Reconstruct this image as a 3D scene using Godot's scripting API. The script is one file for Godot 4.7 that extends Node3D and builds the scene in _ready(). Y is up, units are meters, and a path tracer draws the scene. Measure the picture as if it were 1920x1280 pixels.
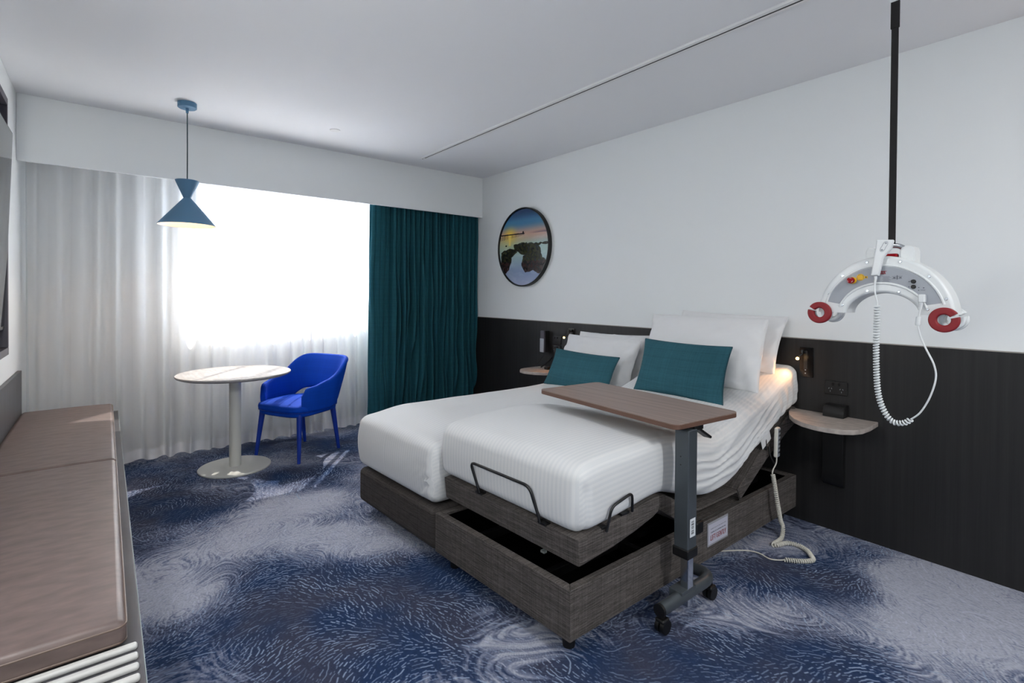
extends Node3D

# ------------------------------------------------------------------ constants
const XR := 3.345      # bed-head wall
const XL := -0.461     # bench wall
const ZP := -4.694     # curtain pelmet
const ZW := -5.20      # window wall
const ZF := 3.2        # wall behind the viewpoint
const HC := 2.691      # ceiling
const HW := 1.113      # wainscot top
const EYE := 1.37
# light energies
const E_SKY := 15.0
const E_SUN := 22.0
const E_FILL_SCONCE := [0.72, 0.4]  # fill sconces added on the bench wall
const E_FILL_PANEL := [0.25, 5.8]  # fill panels added in the ceiling
const E_WARM := 0.07

var M := {}
var used := {}

# ------------------------------------------------------------------ mesh builder
class MB:
	var v := PackedVector3Array()
	var uv := PackedVector2Array()
	var start := 0
	var xf := Transform3D()
	var warp = null

	func tri(a: Vector3, b: Vector3, c: Vector3, ua := Vector2(), ub := Vector2(), uc := Vector2()):
		if (b - a).cross(c - a).length_squared() < 1e-16:
			return
		v.append(a); v.append(b); v.append(c)
		uv.append(ua); uv.append(ub); uv.append(uc)

	func quad(a: Vector3, b: Vector3, c: Vector3, d: Vector3, ua := Vector2(), ub := Vector2(), uc := Vector2(), ud := Vector2()):
		tri(a, b, c, ua, ub, uc)
		tri(a, c, d, ua, uc, ud)

	# closes a piece: applies the transform, and turns it outside out when it is a closed body
	func end(closed := true):
		for i in range(start, v.size()):
			var p: Vector3 = xf * v[i]
			v[i] = warp.call(p) if warp != null else p
		if closed and v.size() > start:
			var c := Vector3()
			for i in range(start, v.size()):
				c += v[i]
			c /= float(v.size() - start)
			var vol := 0.0
			for i in range(start, v.size(), 3):
				vol += (v[i] - c).dot((v[i + 1] - c).cross(v[i + 2] - c))
			if vol > 0.0:
				for i in range(start, v.size(), 3):
					var t := v[i + 1]; v[i + 1] = v[i + 2]; v[i + 2] = t
					var u := uv[i + 1]; uv[i + 1] = uv[i + 2]; uv[i + 2] = u
		start = v.size()
		return self

	func grid(P: Array, loop_cols := false, U: Array = []):
		var rows := P.size()
		var cols: int = P[0].size()
		for i in rows - 1:
			for j in (cols if loop_cols else cols - 1):
				var k := (j + 1) % cols
				if U.is_empty():
					quad(P[i][j], P[i + 1][j], P[i + 1][k], P[i][k])
				else:
					quad(P[i][j], P[i + 1][j], P[i + 1][k], P[i][k], U[i][j], U[i + 1][j], U[i + 1][k], U[i][k])
		return self

	func fan(ring: PackedVector3Array, flip := false):
		var c := Vector3()
		for p in ring:
			c += p
		c /= float(ring.size())
		for j in ring.size():
			var a := ring[j]
			var b := ring[(j + 1) % ring.size()]
			if flip:
				tri(c, b, a)
			else:
				tri(c, a, b)
		return self

	func coords(h: float, r: float, segs: int, inner: int) -> PackedFloat32Array:
		var o := PackedFloat32Array()
		for i in segs:
			o.append(-h + r - r * tan((1.0 - float(i) / segs) * PI / 4.0))
		for i in inner + 1:
			o.append(lerpf(-h + r, h - r, float(i) / inner))
		for i in segs:
			o.append(h - r + r * tan(float(i + 1) / segs * PI / 4.0))
		return o

	# rounded box; n = subdivisions of the flats along x, y, z
	func rbox(c: Vector3, s: Vector3, r := 0.004, segs := 1, n := Vector3i(1, 1, 1), face_uv = null):
		var h := s * 0.5
		r = minf(r, minf(h.x, minf(h.y, h.z)) * 0.999)
		var q := [coords(h.x, r, segs, n.x), coords(h.y, r, segs, n.y), coords(h.z, r, segs, n.z)]
		for ax in 3:
			var a1 := (ax + 1) % 3
			var a2 := (ax + 2) % 3
			for sg in [-1.0, 1.0]:
				var P := []
				var U := []
				for t1 in q[a1]:
					var row := PackedVector3Array()
					var ur := PackedVector2Array()
					for t2 in q[a2]:
						var p := Vector3()
						p[ax] = h[ax] * sg
						p[a1] = t1
						p[a2] = t2
						var inn := p.clamp(-(h - Vector3.ONE * r), h - Vector3.ONE * r)
						var o := inn + (p - inn).normalized() * r + c
						row.append(o)
						ur.append(face_uv.call(ax, sg, o) if face_uv != null else Vector2(o[a1], o[a2]))
					P.append(row)
					U.append(ur)
				if sg < 0:
					P.reverse()
					U.reverse()
				grid(P, false, U)
		return end()

	func tube(path: PackedVector3Array, rad, segs := 8, caps := true, squash := 1.0):
		var P := []
		var t0 := (path[1] - path[0]).normalized()
		var up := Vector3.UP if absf(t0.y) < 0.9 else Vector3.RIGHT
		var nrm := t0.cross(up).normalized()
		for i in path.size():
			var t: Vector3
			if i == 0:
				t = t0
			elif i == path.size() - 1:
				t = (path[i] - path[i - 1]).normalized()
			else:
				t = (path[i + 1] - path[i - 1]).normalized()
			nrm = (nrm - t * nrm.dot(t)).normalized()
			var bi := t.cross(nrm)
			var r: float = rad if rad is float else rad[i]
			var row := PackedVector3Array()
			for k in segs:
				var a := TAU * (k + 0.5) / segs
				row.append(path[i] + nrm * cos(a) * r + bi * sin(a) * r * squash)
			P.append(row)
		grid(P, true)
		if caps:
			fan(P[0], false)
			fan(P[-1], true)
		return end()

	# profile of (radius, height) turned round the y axis at c
	func lathe(c: Vector3, prof: Array, segs := 32, squash := Vector2.ONE):
		var P := []
		for p in prof:
			var row := PackedVector3Array()
			for k in segs:
				var a := TAU * k / segs
				row.append(c + Vector3(cos(a) * p.x * squash.x, p.y, sin(a) * p.x * squash.y))
			P.append(row)
		grid(P, true)
		return end()

	# outline in the xy plane extruded along z from 0 to depth, edges bevelled by b
	func extrude(poly: PackedVector2Array, depth: float, b := 0.0, segs := 2):
		var n := poly.size()
		var area := 0.0
		for i in n:
			area += poly[i].cross(poly[(i + 1) % n])
		if area < 0:
			poly = poly.duplicate()
			poly.reverse()
		var offs := PackedVector2Array()
		for i in n:
			var e1 := (poly[i] - poly[(i + n - 1) % n]).normalized()
			var e2 := (poly[(i + 1) % n] - poly[i]).normalized()
			var n1 := Vector2(e1.y, -e1.x)
			var n2 := Vector2(e2.y, -e2.x)
			var m := n1 + n2
			offs.append(m / maxf(0.35, m.dot(n1)) if m.length() > 1e-4 else n1)
		var rings := []
		var levels := []
		if b > 0.0:
			var lv := []
			for k in segs + 1:
				var a := PI / 2 * k / segs
				lv.append(Vector2(b * (1.0 - cos(a)), b * (1.0 - sin(a))))   # (z, inset)
			levels = []
			for e in lv:
				levels.append(e)
			for k in segs + 1:
				var e: Vector2 = lv[segs - k]
				levels.append(Vector2(depth - e.x, e.y))
		else:
			levels = [Vector2(0, 0), Vector2(depth, 0)]
		for e in levels:
			var row := PackedVector3Array()
			for i in n:
				var p: Vector2 = poly[i] - offs[i] * e.y
				row.append(Vector3(p.x, p.y, e.x))
			rings.append(row)
		grid(rings, true)
		var flat := PackedVector2Array()
		for p in rings[0]:
			flat.append(Vector2(p.x, p.y))
		var t := Geometry2D.triangulate_polygon(flat)
		for i in range(0, t.size(), 3):
			var A := flat[t[i]]; var B := flat[t[i + 1]]; var C := flat[t[i + 2]]
			if (B - A).cross(C - A) < 0:
				var T := B; B = C; C = T
			tri(Vector3(A.x, A.y, 0), Vector3(B.x, B.y, 0), Vector3(C.x, C.y, 0))
			tri(Vector3(A.x, A.y, depth), Vector3(C.x, C.y, depth), Vector3(B.x, B.y, depth))
		return end()

	func mesh(shift := Vector3(), crease := 42.0) -> ArrayMesh:
		var cs := cos(deg_to_rad(crease))
		var nt := v.size() / 3
		var fn := PackedVector3Array()
		var at := {}
		for i in nt:
			var f := -(v[i * 3 + 1] - v[i * 3]).cross(v[i * 3 + 2] - v[i * 3])
			fn.append(f)
		var keys := PackedInt64Array()
		keys.resize(v.size())
		for i in v.size():
			var p := v[i]
			var k := (int(roundf(p.x * 20000.0)) * 73856093) ^ (int(roundf(p.y * 20000.0)) * 19349663) ^ (int(roundf(p.z * 20000.0)) * 83492791)
			keys[i] = k
			if at.has(k):
				at[k].append(i / 3)
			else:
				at[k] = PackedInt32Array([i / 3])
		var fu := PackedVector3Array()
		for f in fn:
			fu.append(f.normalized())
		var nr := PackedVector3Array()
		nr.resize(v.size())
		var out := PackedVector3Array()
		out.resize(v.size())
		for i in v.size():
			var me := fu[i / 3]
			var s := Vector3()
			for t in at[keys[i]]:
				if fu[t].dot(me) > cs:
					s += fn[t]
			nr[i] = s.normalized()
			out[i] = v[i] - shift
		var arr := []
		arr.resize(Mesh.ARRAY_MAX)
		arr[Mesh.ARRAY_VERTEX] = out
		arr[Mesh.ARRAY_NORMAL] = nr
		arr[Mesh.ARRAY_TEX_UV] = uv
		var m := ArrayMesh.new()
		m.add_surface_from_arrays(Mesh.PRIMITIVE_TRIANGLES, arr)
		return m

# ------------------------------------------------------------------ scene helpers
func mb() -> MB:
	return MB.new()

func numbered(called: String) -> String:
	if not used.has(called):
		used[called] = 0
		return called
	used[called] += 1
	return "%s_%03d" % [called, used[called]]

func thing(called: String, label: String, category: String, at := Vector3.ZERO, turn := 0.0, group := "") -> Node3D:
	var o := Node3D.new()
	o.name = numbered(called)
	add_child(o, true)
	o.position = at
	o.rotation.y = turn
	tag(o, label, category, group)
	return o

func tag(o: Node3D, label: String, category: String, group := ""):
	o.set_meta("label", label)
	if category:
		o.set_meta("category", category)
	if group:
		o.set_meta("group", group)

func origin_of(n: Node) -> Vector3:
	var p := Vector3()
	while n is Node3D and n != self:
		p += n.position
		n = n.get_parent()
	return p

# a mesh part: the builder's points are world points (local = true: points in the parent's own axes)
func part(called: String, b, m: Material, parent: Node3D, label := "", local := false, crease := 42.0) -> MeshInstance3D:
	var o := MeshInstance3D.new()
	o.mesh = b.mesh(Vector3() if local else origin_of(parent), crease) if b is MB else b
	o.material_override = m
	o.name = called
	parent.add_child(o, true)
	if label:
		o.set_meta("label", label)
	return o

# a thing that is one mesh; its node stands at `at`
func solo(called: String, b: MB, m: Material, label: String, category: String, at := Vector3.ZERO, group := "", crease := 42.0) -> MeshInstance3D:
	var o := MeshInstance3D.new()
	o.mesh = b.mesh(at, crease)
	o.material_override = m
	o.name = numbered(called)
	o.position = at
	add_child(o, true)
	tag(o, label, category, group)
	return o

func struct(called: String, b: MB, m: Material, label := "") -> MeshInstance3D:
	var o := MeshInstance3D.new()
	o.mesh = b.mesh()
	o.material_override = m
	o.name = called
	add_child(o, true)
	o.set_meta("kind", "structure")
	if label:
		o.set_meta("label", label)
	return o

func lin(c: Color) -> Color:
	return c.srgb_to_linear()

func mat(c: Color, rough := 0.6, metal := 0.0, spec := 0.5) -> StandardMaterial3D:
	var m := StandardMaterial3D.new()
	m.albedo_color = c
	m.roughness = rough
	m.metallic = metal
	m.metallic_specular = spec
	return m

func tri_tex(m: StandardMaterial3D, t: Texture2D, scale: Vector3) -> StandardMaterial3D:
	m.albedo_texture = t
	m.uv1_triplanar = true
	m.uv1_scale = scale
	m.uv1_triplanar_sharpness = 8.0
	return m

func tex(img: Image) -> ImageTexture:
	return ImageTexture.create_from_image(img)

func noise(sd: int, freq: float, oct := 3) -> FastNoiseLite:
	var n := FastNoiseLite.new()
	n.seed = sd
	n.noise_type = FastNoiseLite.TYPE_SIMPLEX_SMOOTH
	n.frequency = freq
	n.fractal_octaves = oct
	return n

func curve(pts: Array, x: float) -> float:
	# cubic through (x, y) points
	var n := pts.size()
	if x <= pts[0].x:
		return pts[0].y
	if x >= pts[n - 1].x:
		return pts[n - 1].y
	var i := 0
	while x > pts[i + 1].x:
		i += 1
	var a: Vector2 = pts[maxi(i - 1, 0)]
	var b: Vector2 = pts[i]
	var c: Vector2 = pts[i + 1]
	var d: Vector2 = pts[mini(i + 2, n - 1)]
	var t := (x - b.x) / (c.x - b.x)
	var mb_ := (c.y - a.y) / maxf(c.x - a.x, 1e-5) * (c.x - b.x)
	var mc := (d.y - b.y) / maxf(d.x - b.x, 1e-5) * (c.x - b.x)
	var t2 := t * t
	var t3 := t2 * t
	return (2 * t3 - 3 * t2 + 1) * b.y + (t3 - 2 * t2 + t) * mb_ + (-2 * t3 + 3 * t2) * c.y + (t3 - t2) * mc

func spline(pts: Array, step := 0.01) -> PackedVector3Array:
	var cv := Curve3D.new()
	for i in pts.size():
		var a: Vector3 = pts[maxi(i - 1, 0)]
		var b: Vector3 = pts[mini(i + 1, pts.size() - 1)]
		var k := (b - a) / 6.0
		cv.add_point(pts[i], -k, k)
	cv.bake_interval = step
	return cv.get_baked_points()

func helix(path: PackedVector3Array, rad: float, pitch: float, per := 9) -> PackedVector3Array:
	var out := PackedVector3Array()
	var cv := Curve3D.new()
	for p in path:
		cv.add_point(p)
	cv.bake_interval = pitch
	var len_ := cv.get_baked_length()
	var n := int(len_ / pitch * per)
	var nrm := Vector3(0.3, 0.1, 1).normalized()
	for i in n + 1:
		var s := len_ * i / n
		var p := cv.sample_baked(s)
		var t := (cv.sample_baked(minf(s + 0.01, len_)) - cv.sample_baked(maxf(s - 0.01, 0))).normalized()
		nrm = (nrm - t * nrm.dot(t)).normalized()
		var bi := t.cross(nrm)
		var a := TAU * i / per
		out.append(p + (nrm * cos(a) + bi * sin(a)) * rad)
	return out

# ------------------------------------------------------------------ textures
func fabric_tex(sd: int, base: Color, amp: float, warp_amp: float, slub := 0.0) -> ImageTexture:
	var n := 256
	var r := RandomNumberGenerator.new()
	r.seed = sd
	var rows := PackedFloat32Array()
	var cols := PackedFloat32Array()
	for i in n:
		rows.append(r.randf_range(-1, 1))
		cols.append(r.randf_range(-1, 1))
	var seg := PackedFloat32Array()
	seg.resize(n * n)
	for y in n:
		var x := 0
		while x < n:
			var l := r.randi_range(8, 60)
			var val := r.randf_range(-1, 1)
			for k in l:
				if x + k < n:
					seg[y * n + x + k] = val
			x += l
	var im := Image.create(n, n, false, Image.FORMAT_RGB8)
	for y in n:
		for x in n:
			var k := 1.0 + amp * (0.45 * rows[y] + slub * seg[y * n + x]) + warp_amp * cols[x] + r.randf_range(-0.5, 0.5) * amp * 0.5
			im.set_pixel(x, y, Color(base.r * k, base.g * k, base.b * k))
	return tex(im)

# grain lines run along v
func wood_tex(sd: int, base: Color, amp: float, fine: float) -> ImageTexture:
	var w := 256
	var h := 256
	var nz := noise(sd, 0.02, 4)
	var nf := noise(sd + 5, 0.11, 2)
	var im := Image.create(w, h, false, Image.FORMAT_RGB8)
	for y in h:
		var wob := nz.get_noise_2d(900.0, y * 0.5) * 10.0
		for x in w:
			# mirrored so that the picture repeats
			var mx := float(x if x < w / 2 else w - x)
			var my := float(y if y < h / 2 else h - y)
			var g := nz.get_noise_2d(mx * 2.2 + wob * 0.3, my * 0.22) * amp + nf.get_noise_2d(mx * 6.0, my * 0.12) * fine
			var k := 1.0 + g
			im.set_pixel(x, y, Color(base.r * k, base.g * k, base.b * k))
	return tex(im)

func mottled_tex(sd: int, base: Color, amp: float, sx: float, sy: float) -> ImageTexture:
	var n := 256
	var a := noise(sd, 0.02, 5)
	var im := Image.create(n, n, false, Image.FORMAT_RGB8)
	for y in n:
		for x in n:
			var mx := float(x if x < n / 2 else n - x)
			var my := float(y if y < n / 2 else n - y)
			var k := 1.0 + amp * a.get_noise_2d(mx * sx, my * sy)
			im.set_pixel(x, y, Color(base.r * k, base.g * k, base.b * k))
	return tex(im)

func stripe_tex(a: Color, b: Color) -> ImageTexture:
	var im := Image.create(64, 4, false, Image.FORMAT_RGB8)
	for x in 64:
		var t := smoothstep(20.0, 26.0, absf(x - 32.0) + 7.0)
		for y in 4:
			im.set_pixel(x, y, a.lerp(b, t))
	return tex(im)

# carpet: soft light and navy clouds, with short wavy pile lines that follow a flow
const CW := 2048
const CH := 2048
const CX0 := -0.5
const CXS := 3.9
const CZ0 := -5.3
const CZS := 5.2
func carpet_tex() -> ImageTexture:
	var w := CW / 2
	var h := CH / 2
	# light (+) and dark (-) clouds of the pattern on the floor: x, z, strength, reach
	var blobs := [
		[0.17, -2.35, -0.3, 0.35], [0.73, -2.50, -1.1, 0.36], [0.98, -1.97, -1.2, 0.42], [0.50, -3.72, -0.9, 0.34], [0.18, -3.3, -0.6, 0.3],
		[0.57, -3.05, 1.0, 0.34], [1.10, -3.36, 1.0, 0.36], [0.24, -2.72, 0.9, 0.30], [1.25, -1.95, 0.35, 0.25], [2.66, -0.43, 0.8, 0.30],
		[2.65, -1.02, -1.0, 0.28], [3.2, -0.85, -0.6, 0.16], [1.80, -0.98, -1.0, 0.26], [2.21, -0.95, 0.9, 0.26], [2.98, -0.40, 0.9, 0.36],
		[1.00, -4.30, 0.8, 0.22], [1.25, -1.50, 0.8, 0.25], [1.46, -1.20, -0.7, 0.22], [3.05, -0.68, 0.5, 0.22], [1.16, -2.66, 0.45, 0.22],
		[0.50, -2.62, -0.2, 0.2], [1.60, -4.50, -0.8, 0.35], [1.15, -4.0, -0.7, 0.22], [0.3, -4.6, -0.9, 0.45], [1.6, -3.9, 0.5, 0.3], [1.2, -1.2, -0.7, 0.2], [2.3, -0.6, -0.8, 0.22], [1.95, -0.7, -0.4, 0.2], [0.70, -1.90, -0.9, 0.35], [0.75, -1.45, 0.6, 0.25], [2.9, -1.15, 0.8, 0.2]]
	var n1 := noise(3, 1.1, 4)
	var n2 := noise(11, 5.0, 4)
	var n3 := noise(19, 26.0, 2)
	var fl := noise(41, 0.85, 2)
	var field := PackedFloat32Array()
	field.resize(w * h)
	var ang := PackedFloat32Array()
	ang.resize(w * h)
	# flow and clouds on a coarse lattice, then enlarged
	var gw := 96
	var gh := 128
	var cl := Image.create(gw, gh, false, Image.FORMAT_RGF)
	for j in gh:
		for i in gw:
			var x := CX0 + CXS * (i + 0.5) / gw
			var z := CZ0 + CZS * (j + 0.5) / gh
			var s := 0.0
			for b in blobs:
				var dx: float = x - b[0]
				var dz: float = z - b[1]
				# clouds are drawn out along the diagonal of the room
				var p := dx * 0.80 - dz * -0.60
				var q := -dx * 0.60 + dz * 0.80
				var r2: float = (p * p * 0.55 + q * q * 1.7) / (b[3] * b[3])
				s += b[2] * exp(-r2)
			s = s * 0.9 + n1.get_noise_2d(x, z) * 0.95 + 0.05
			var an := fl.get_noise_2d(x * 1.1, z * 1.1) * 2.7 + 0.62
			cl.set_pixel(i, j, Color(s, an, 0))
	cl.resize(w, h, Image.INTERPOLATE_CUBIC)
	var cb := cl.get_data().to_float32_array()
	var im := Image.create(w, h, false, Image.FORMAT_RGB8)
	var dark := Color(0.245, 0.262, 0.335)
	var mid := Color(0.40, 0.43, 0.52)
	var light := Color(0.655, 0.67, 0.725)
	var navy := Color(0.160, 0.225, 0.350)
	for j in h:
		var z := CZ0 + CZS * (j + 0.5) / h
		for i in w:
			var x := CX0 + CXS * (i + 0.5) / w
			var k := j * w + i
			var an := cb[k * 2 + 1]
			var ca := cos(an)
			var sa := sin(an)
			# feathered edges along the flow
			var along := x * ca + z * sa
			var across := -x * sa + z * ca
			var f := cb[k * 2] + n2.get_noise_2d(along * 0.8, across * 2.6) * 0.72 + n3.get_noise_2d(along * 0.45, across * 2.6) * 0.34
			field[k] = f
			ang[k] = an
			var c: Color
			if f < 0.0:
				c = mid.lerp(dark.lerp(navy, clampf(0.5 + n1.get_noise_2d(x * 1.7 + 9.0, z * 1.7) * 1.4, 0, 1)), smoothstep(0.0, 0.32, -f))
			else:
				c = mid.lerp(light, smoothstep(0.0, 0.55, f))
			var e := 1.0 + n3.get_noise_2d(along * .8 + 5.0, across * 5.0) * 0.13 + n3.get_noise_2d(x * 4.0, z * 4.0) * 0.08
			im.set_pixel(i, j, Color(c.r * e, c.g * e, c.b * e))
	im.resize(CW, CH, Image.INTERPOLATE_BILINEAR)
	var data := im.get_data()
	# the pile lines
	var r := RandomNumberGenerator.new()
	r.seed = 77
	var ppx := CW / CXS
	var ppz := CH / CZS
	var cell := 0.0070
	var ow := int(CXS / cell) + 2
	var oh := int(CZS / cell) + 2
	var occ := PackedInt32Array()
	occ.resize(ow * oh)
	var id := 0
	for tries in 95000:
		var x := r.randf() * CXS
		var z := r.randf() * CZS
		var kk := int(z / CZS * h) * w + int(x / CXS * w)
		var f := field[clampi(kk, 0, w * h - 1)]
		var on_dark := f < 0.02
		if not on_dark and r.randf() > 0.35:
			continue
		id += 1
		var q0 := r.randf()
		var n := r.randi_range(6, 16) if q0 < 0.30 else (r.randi_range(16, 30) if q0 < 0.36 else r.randi_range(2, 6))
		var wob := r.randf_range(-0.05, 0.05)
		var a := ang[clampi(kk, 0, w * h - 1)]
		var bend := 0.0
		var col := Color(0.58, 0.645, 0.745) if on_dark else (Color(0.74, 0.76, 0.83) if r.randf() < 0.6 else Color(0.50, 0.53, 0.62))
		var fade := clampf(0.62 + n1.get_noise_2d(x * 1.9 + 40.0, z * 1.9) * 1.1, 0.22, 1.0)
		var op := r.randf_range(0.50, 0.95) * fade if on_dark else r.randf_range(0.2, 0.5)
		var wd := r.randf_range(0.65, 1.15)
		for s in n:
			var oi := int(z / cell) * ow + int(x / cell)
			if oi < 0 or oi >= occ.size():
				break
			if occ[oi] != 0 and occ[oi] != id:
				break
			occ[oi] = id
			var sx := -sin(a)
			for d in [-1, 1]:
				var o2 := int((z + d * cos(a) * cell) / cell) * ow + int((x + d * sx * cell) / cell)
				if o2 >= 0 and o2 < occ.size() and occ[o2] == 0:
					occ[o2] = id
			for t in 2:
				var px := (x + cos(a) * 0.0021 * t) * ppx
				var pz := (z + sin(a) * 0.0021 * t) * ppz
				for yy in range(int(pz - wd), int(pz + wd) + 1):
					for xx in range(int(px - wd * 1.35), int(px + wd * 1.35) + 1):
						if xx >= 0 and yy >= 0 and xx < CW and yy < CH:
							var dd := Vector2((xx + 0.5 - px) / 1.35, yy + 0.5 - pz).length()
							var al := clampf(wd + 0.5 - dd, 0, 1) * op
							if al > 0.02:
								var q := (yy * CW + xx) * 3
								data[q] = int(lerpf(data[q], col.r * 255, al))
								data[q + 1] = int(lerpf(data[q + 1], col.g * 255, al))
								data[q + 2] = int(lerpf(data[q + 2], col.b * 255, al))
			bend += r.randf_range(-0.25, 0.25)
			bend *= 0.85
			var k2 := clampi(int(z / CZS * h) * w + int(x / CXS * w), 0, w * h - 1)
			a = ang[k2] + bend + wob * s
			x += cos(a) * 0.0042
			z += sin(a) * 0.0042
	return tex(Image.create_from_data(CW, CH, false, Image.FORMAT_RGB8, data))

# the print in the round frame: a pier at sunset over pale misty water with dark rocks
func print_tex() -> ImageTexture:
	var n := 384
	var im := Image.create(n, n, false, Image.FORMAT_RGB8)
	var nz := noise(5, 3.5, 4)
	var ns := noise(8, 9.0, 3)
	var rock_a := PackedVector2Array([Vector2(.05, .55), Vector2(.12, .52), Vector2(.24, .51), Vector2(.33, .51), Vector2(.32, .46), Vector2(.42, .445), Vector2(.58, .44), Vector2(.60, .455), Vector2(.84, .46), Vector2(.88, .475), Vector2(.80, .495), Vector2(.84, .55), Vector2(.86, .64), Vector2(.97, .70), Vector2(.96, .80), Vector2(.80, .84), Vector2(.70, .80), Vector2(.56, .825), Vector2(.50, .78), Vector2(.48, .70), Vector2(.50, .62), Vector2(.53, .60), Vector2(.46, .59), Vector2(.41, .555), Vector2(.36, .545), Vector2(.40, .56), Vector2(.34, .59), Vector2(.28, .62), Vector2(.25, .72), Vector2(.22, .78), Vector2(.16, .82), Vector2(.10, .84), Vector2(.05, .70)])
	for y in n:
		for x in n:
			var u := (x + 0.5) / n
			var t := (y + 0.5) / n
			var c: Color
			var hz := 0.335 + 0.012 * (u - 0.5)
			if t < hz:
				var k := t / hz
				c = Color(0.07, 0.22, 0.40).lerp(Color(0.28, 0.50, 0.66), smoothstep(0.1, 0.55, k)).lerp(Color(0.82, 0.66, 0.58), smoothstep(0.55, 1.0, k))
				c = c.lerp(Color(0.30, 0.28, 0.42), smoothstep(0.30, 0.34, t) * smoothstep(0.55, 0.9, u) * 0.6)
			else:
				var k := (t - hz) / (1 - hz)
				c = Color(0.80, 0.66, 0.60).lerp(Color(0.66, 0.76, 0.74), smoothstep(0.0, 0.22, k)).lerp(Color(0.55, 0.62, 0.74), smoothstep(0.3, 0.75, k)).lerp(Color(0.66, 0.69, 0.80), smoothstep(0.7, 1.0, k))
				c = c.lerp(Color(0.86, 0.80, 0.42), 0.5 * exp(-pow((u - 0.20) * 3.2, 2)) * exp(-pow((k - 0.12) * 6.0, 2)))
				c = c.lerp(Color.WHITE, clampf(nz.get_noise_2d(u * 1.0, t * 2.5) * 0.25, 0, 0.3))
			# low sun and its glitter
			c = c.lerp(Color(1.0, 0.86, 0.35), exp(-Vector2((u - .235) * 9.0, (t - .325) * 12.0).length_squared()) * 0.9)
			if t > hz and t < 0.47:
				c = c.lerp(Color(1.0, 0.90, 0.50), exp(-pow((u - .235) * 48.0, 2)) * 0.8)
			# the pier
			if u < 0.53 and absf(t - (hz - 0.008)) < 0.007:
				c = Color(0.16, 0.12, 0.14)
			if u < 0.52 and t > hz - 0.004 and t < hz + 0.012 + 0.055 * (0.52 - u) / 0.5 and fposmod(u * (26.0 + 10.0 * u), 1.0) < 0.34 and absf(u - .235) > .02:
				c = c.lerp(Color(0.20, 0.14, 0.16), 0.85)
			if absf(u - 0.505) < 0.012 and t > hz - 0.035 and t < hz:
				c = Color(0.16, 0.12, 0.14)
			# rocks
			var w := Vector2(u + ns.get_noise_2d(u, t) * 0.018, t + ns.get_noise_2d(u + 7.0, t) * 0.014)
			if Geometry2D.is_point_in_polygon(w, rock_a) or Vector2((u - .93) * 14.0, (t - .475) * 60.0).length() < 1.0 or Vector2((u - .16) * 60.0, (t - .465) * 90.0).length() < 1.0:
				var g := ns.get_noise_2d(u * 2.0, t * 2.0) * 0.5 + 0.5
				c = Color(0.09, 0.085, 0.09).lerp(Color(0.26, 0.27, 0.16) if t < 0.68 else Color(0.30, 0.20, 0.19), g)
			im.set_pixel(x, y, c)
	return tex(im)

func label_tex() -> ImageTexture:
	# two dark lines of print too small to read, on white
	var im := Image.create(256, 160, false, Image.FORMAT_RGB8)
	im.fill(Color(0.80, 0.80, 0.84))
	var r := RandomNumberGenerator.new()
	r.seed = 4
	for row in [[38, 5, Color(0.35, 0.33, 0.40)], [66, 7, Color(0.16, 0.20, 0.28)]]:
		var x := 30
		while x < 226:
			var l := r.randi_range(3, 9)
			im.fill_rect(Rect2i(x, row[0] + r.randi_range(0, 1), l, row[1]), row[2])
			x += l + (2 if r.randf() < 0.8 else 6)
	return tex(im)

func barcode_tex() -> ImageTexture:
	var im := Image.create(64, 128, false, Image.FORMAT_RGB8)
	im.fill(Color(0.88, 0.90, 0.92))
	var r := RandomNumberGenerator.new()
	r.seed = 9
	for blk in [[18, 30], [54, 18], [82, 26]]:
		var y: int = blk[0]
		while y < blk[0] + blk[1]:
			var l := r.randi_range(1, 4)
			im.fill_rect(Rect2i(16, y, 32, l), Color(0.15, 0.16, 0.18))
			y += l + r.randi_range(1, 3)
	return tex(im)

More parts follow.
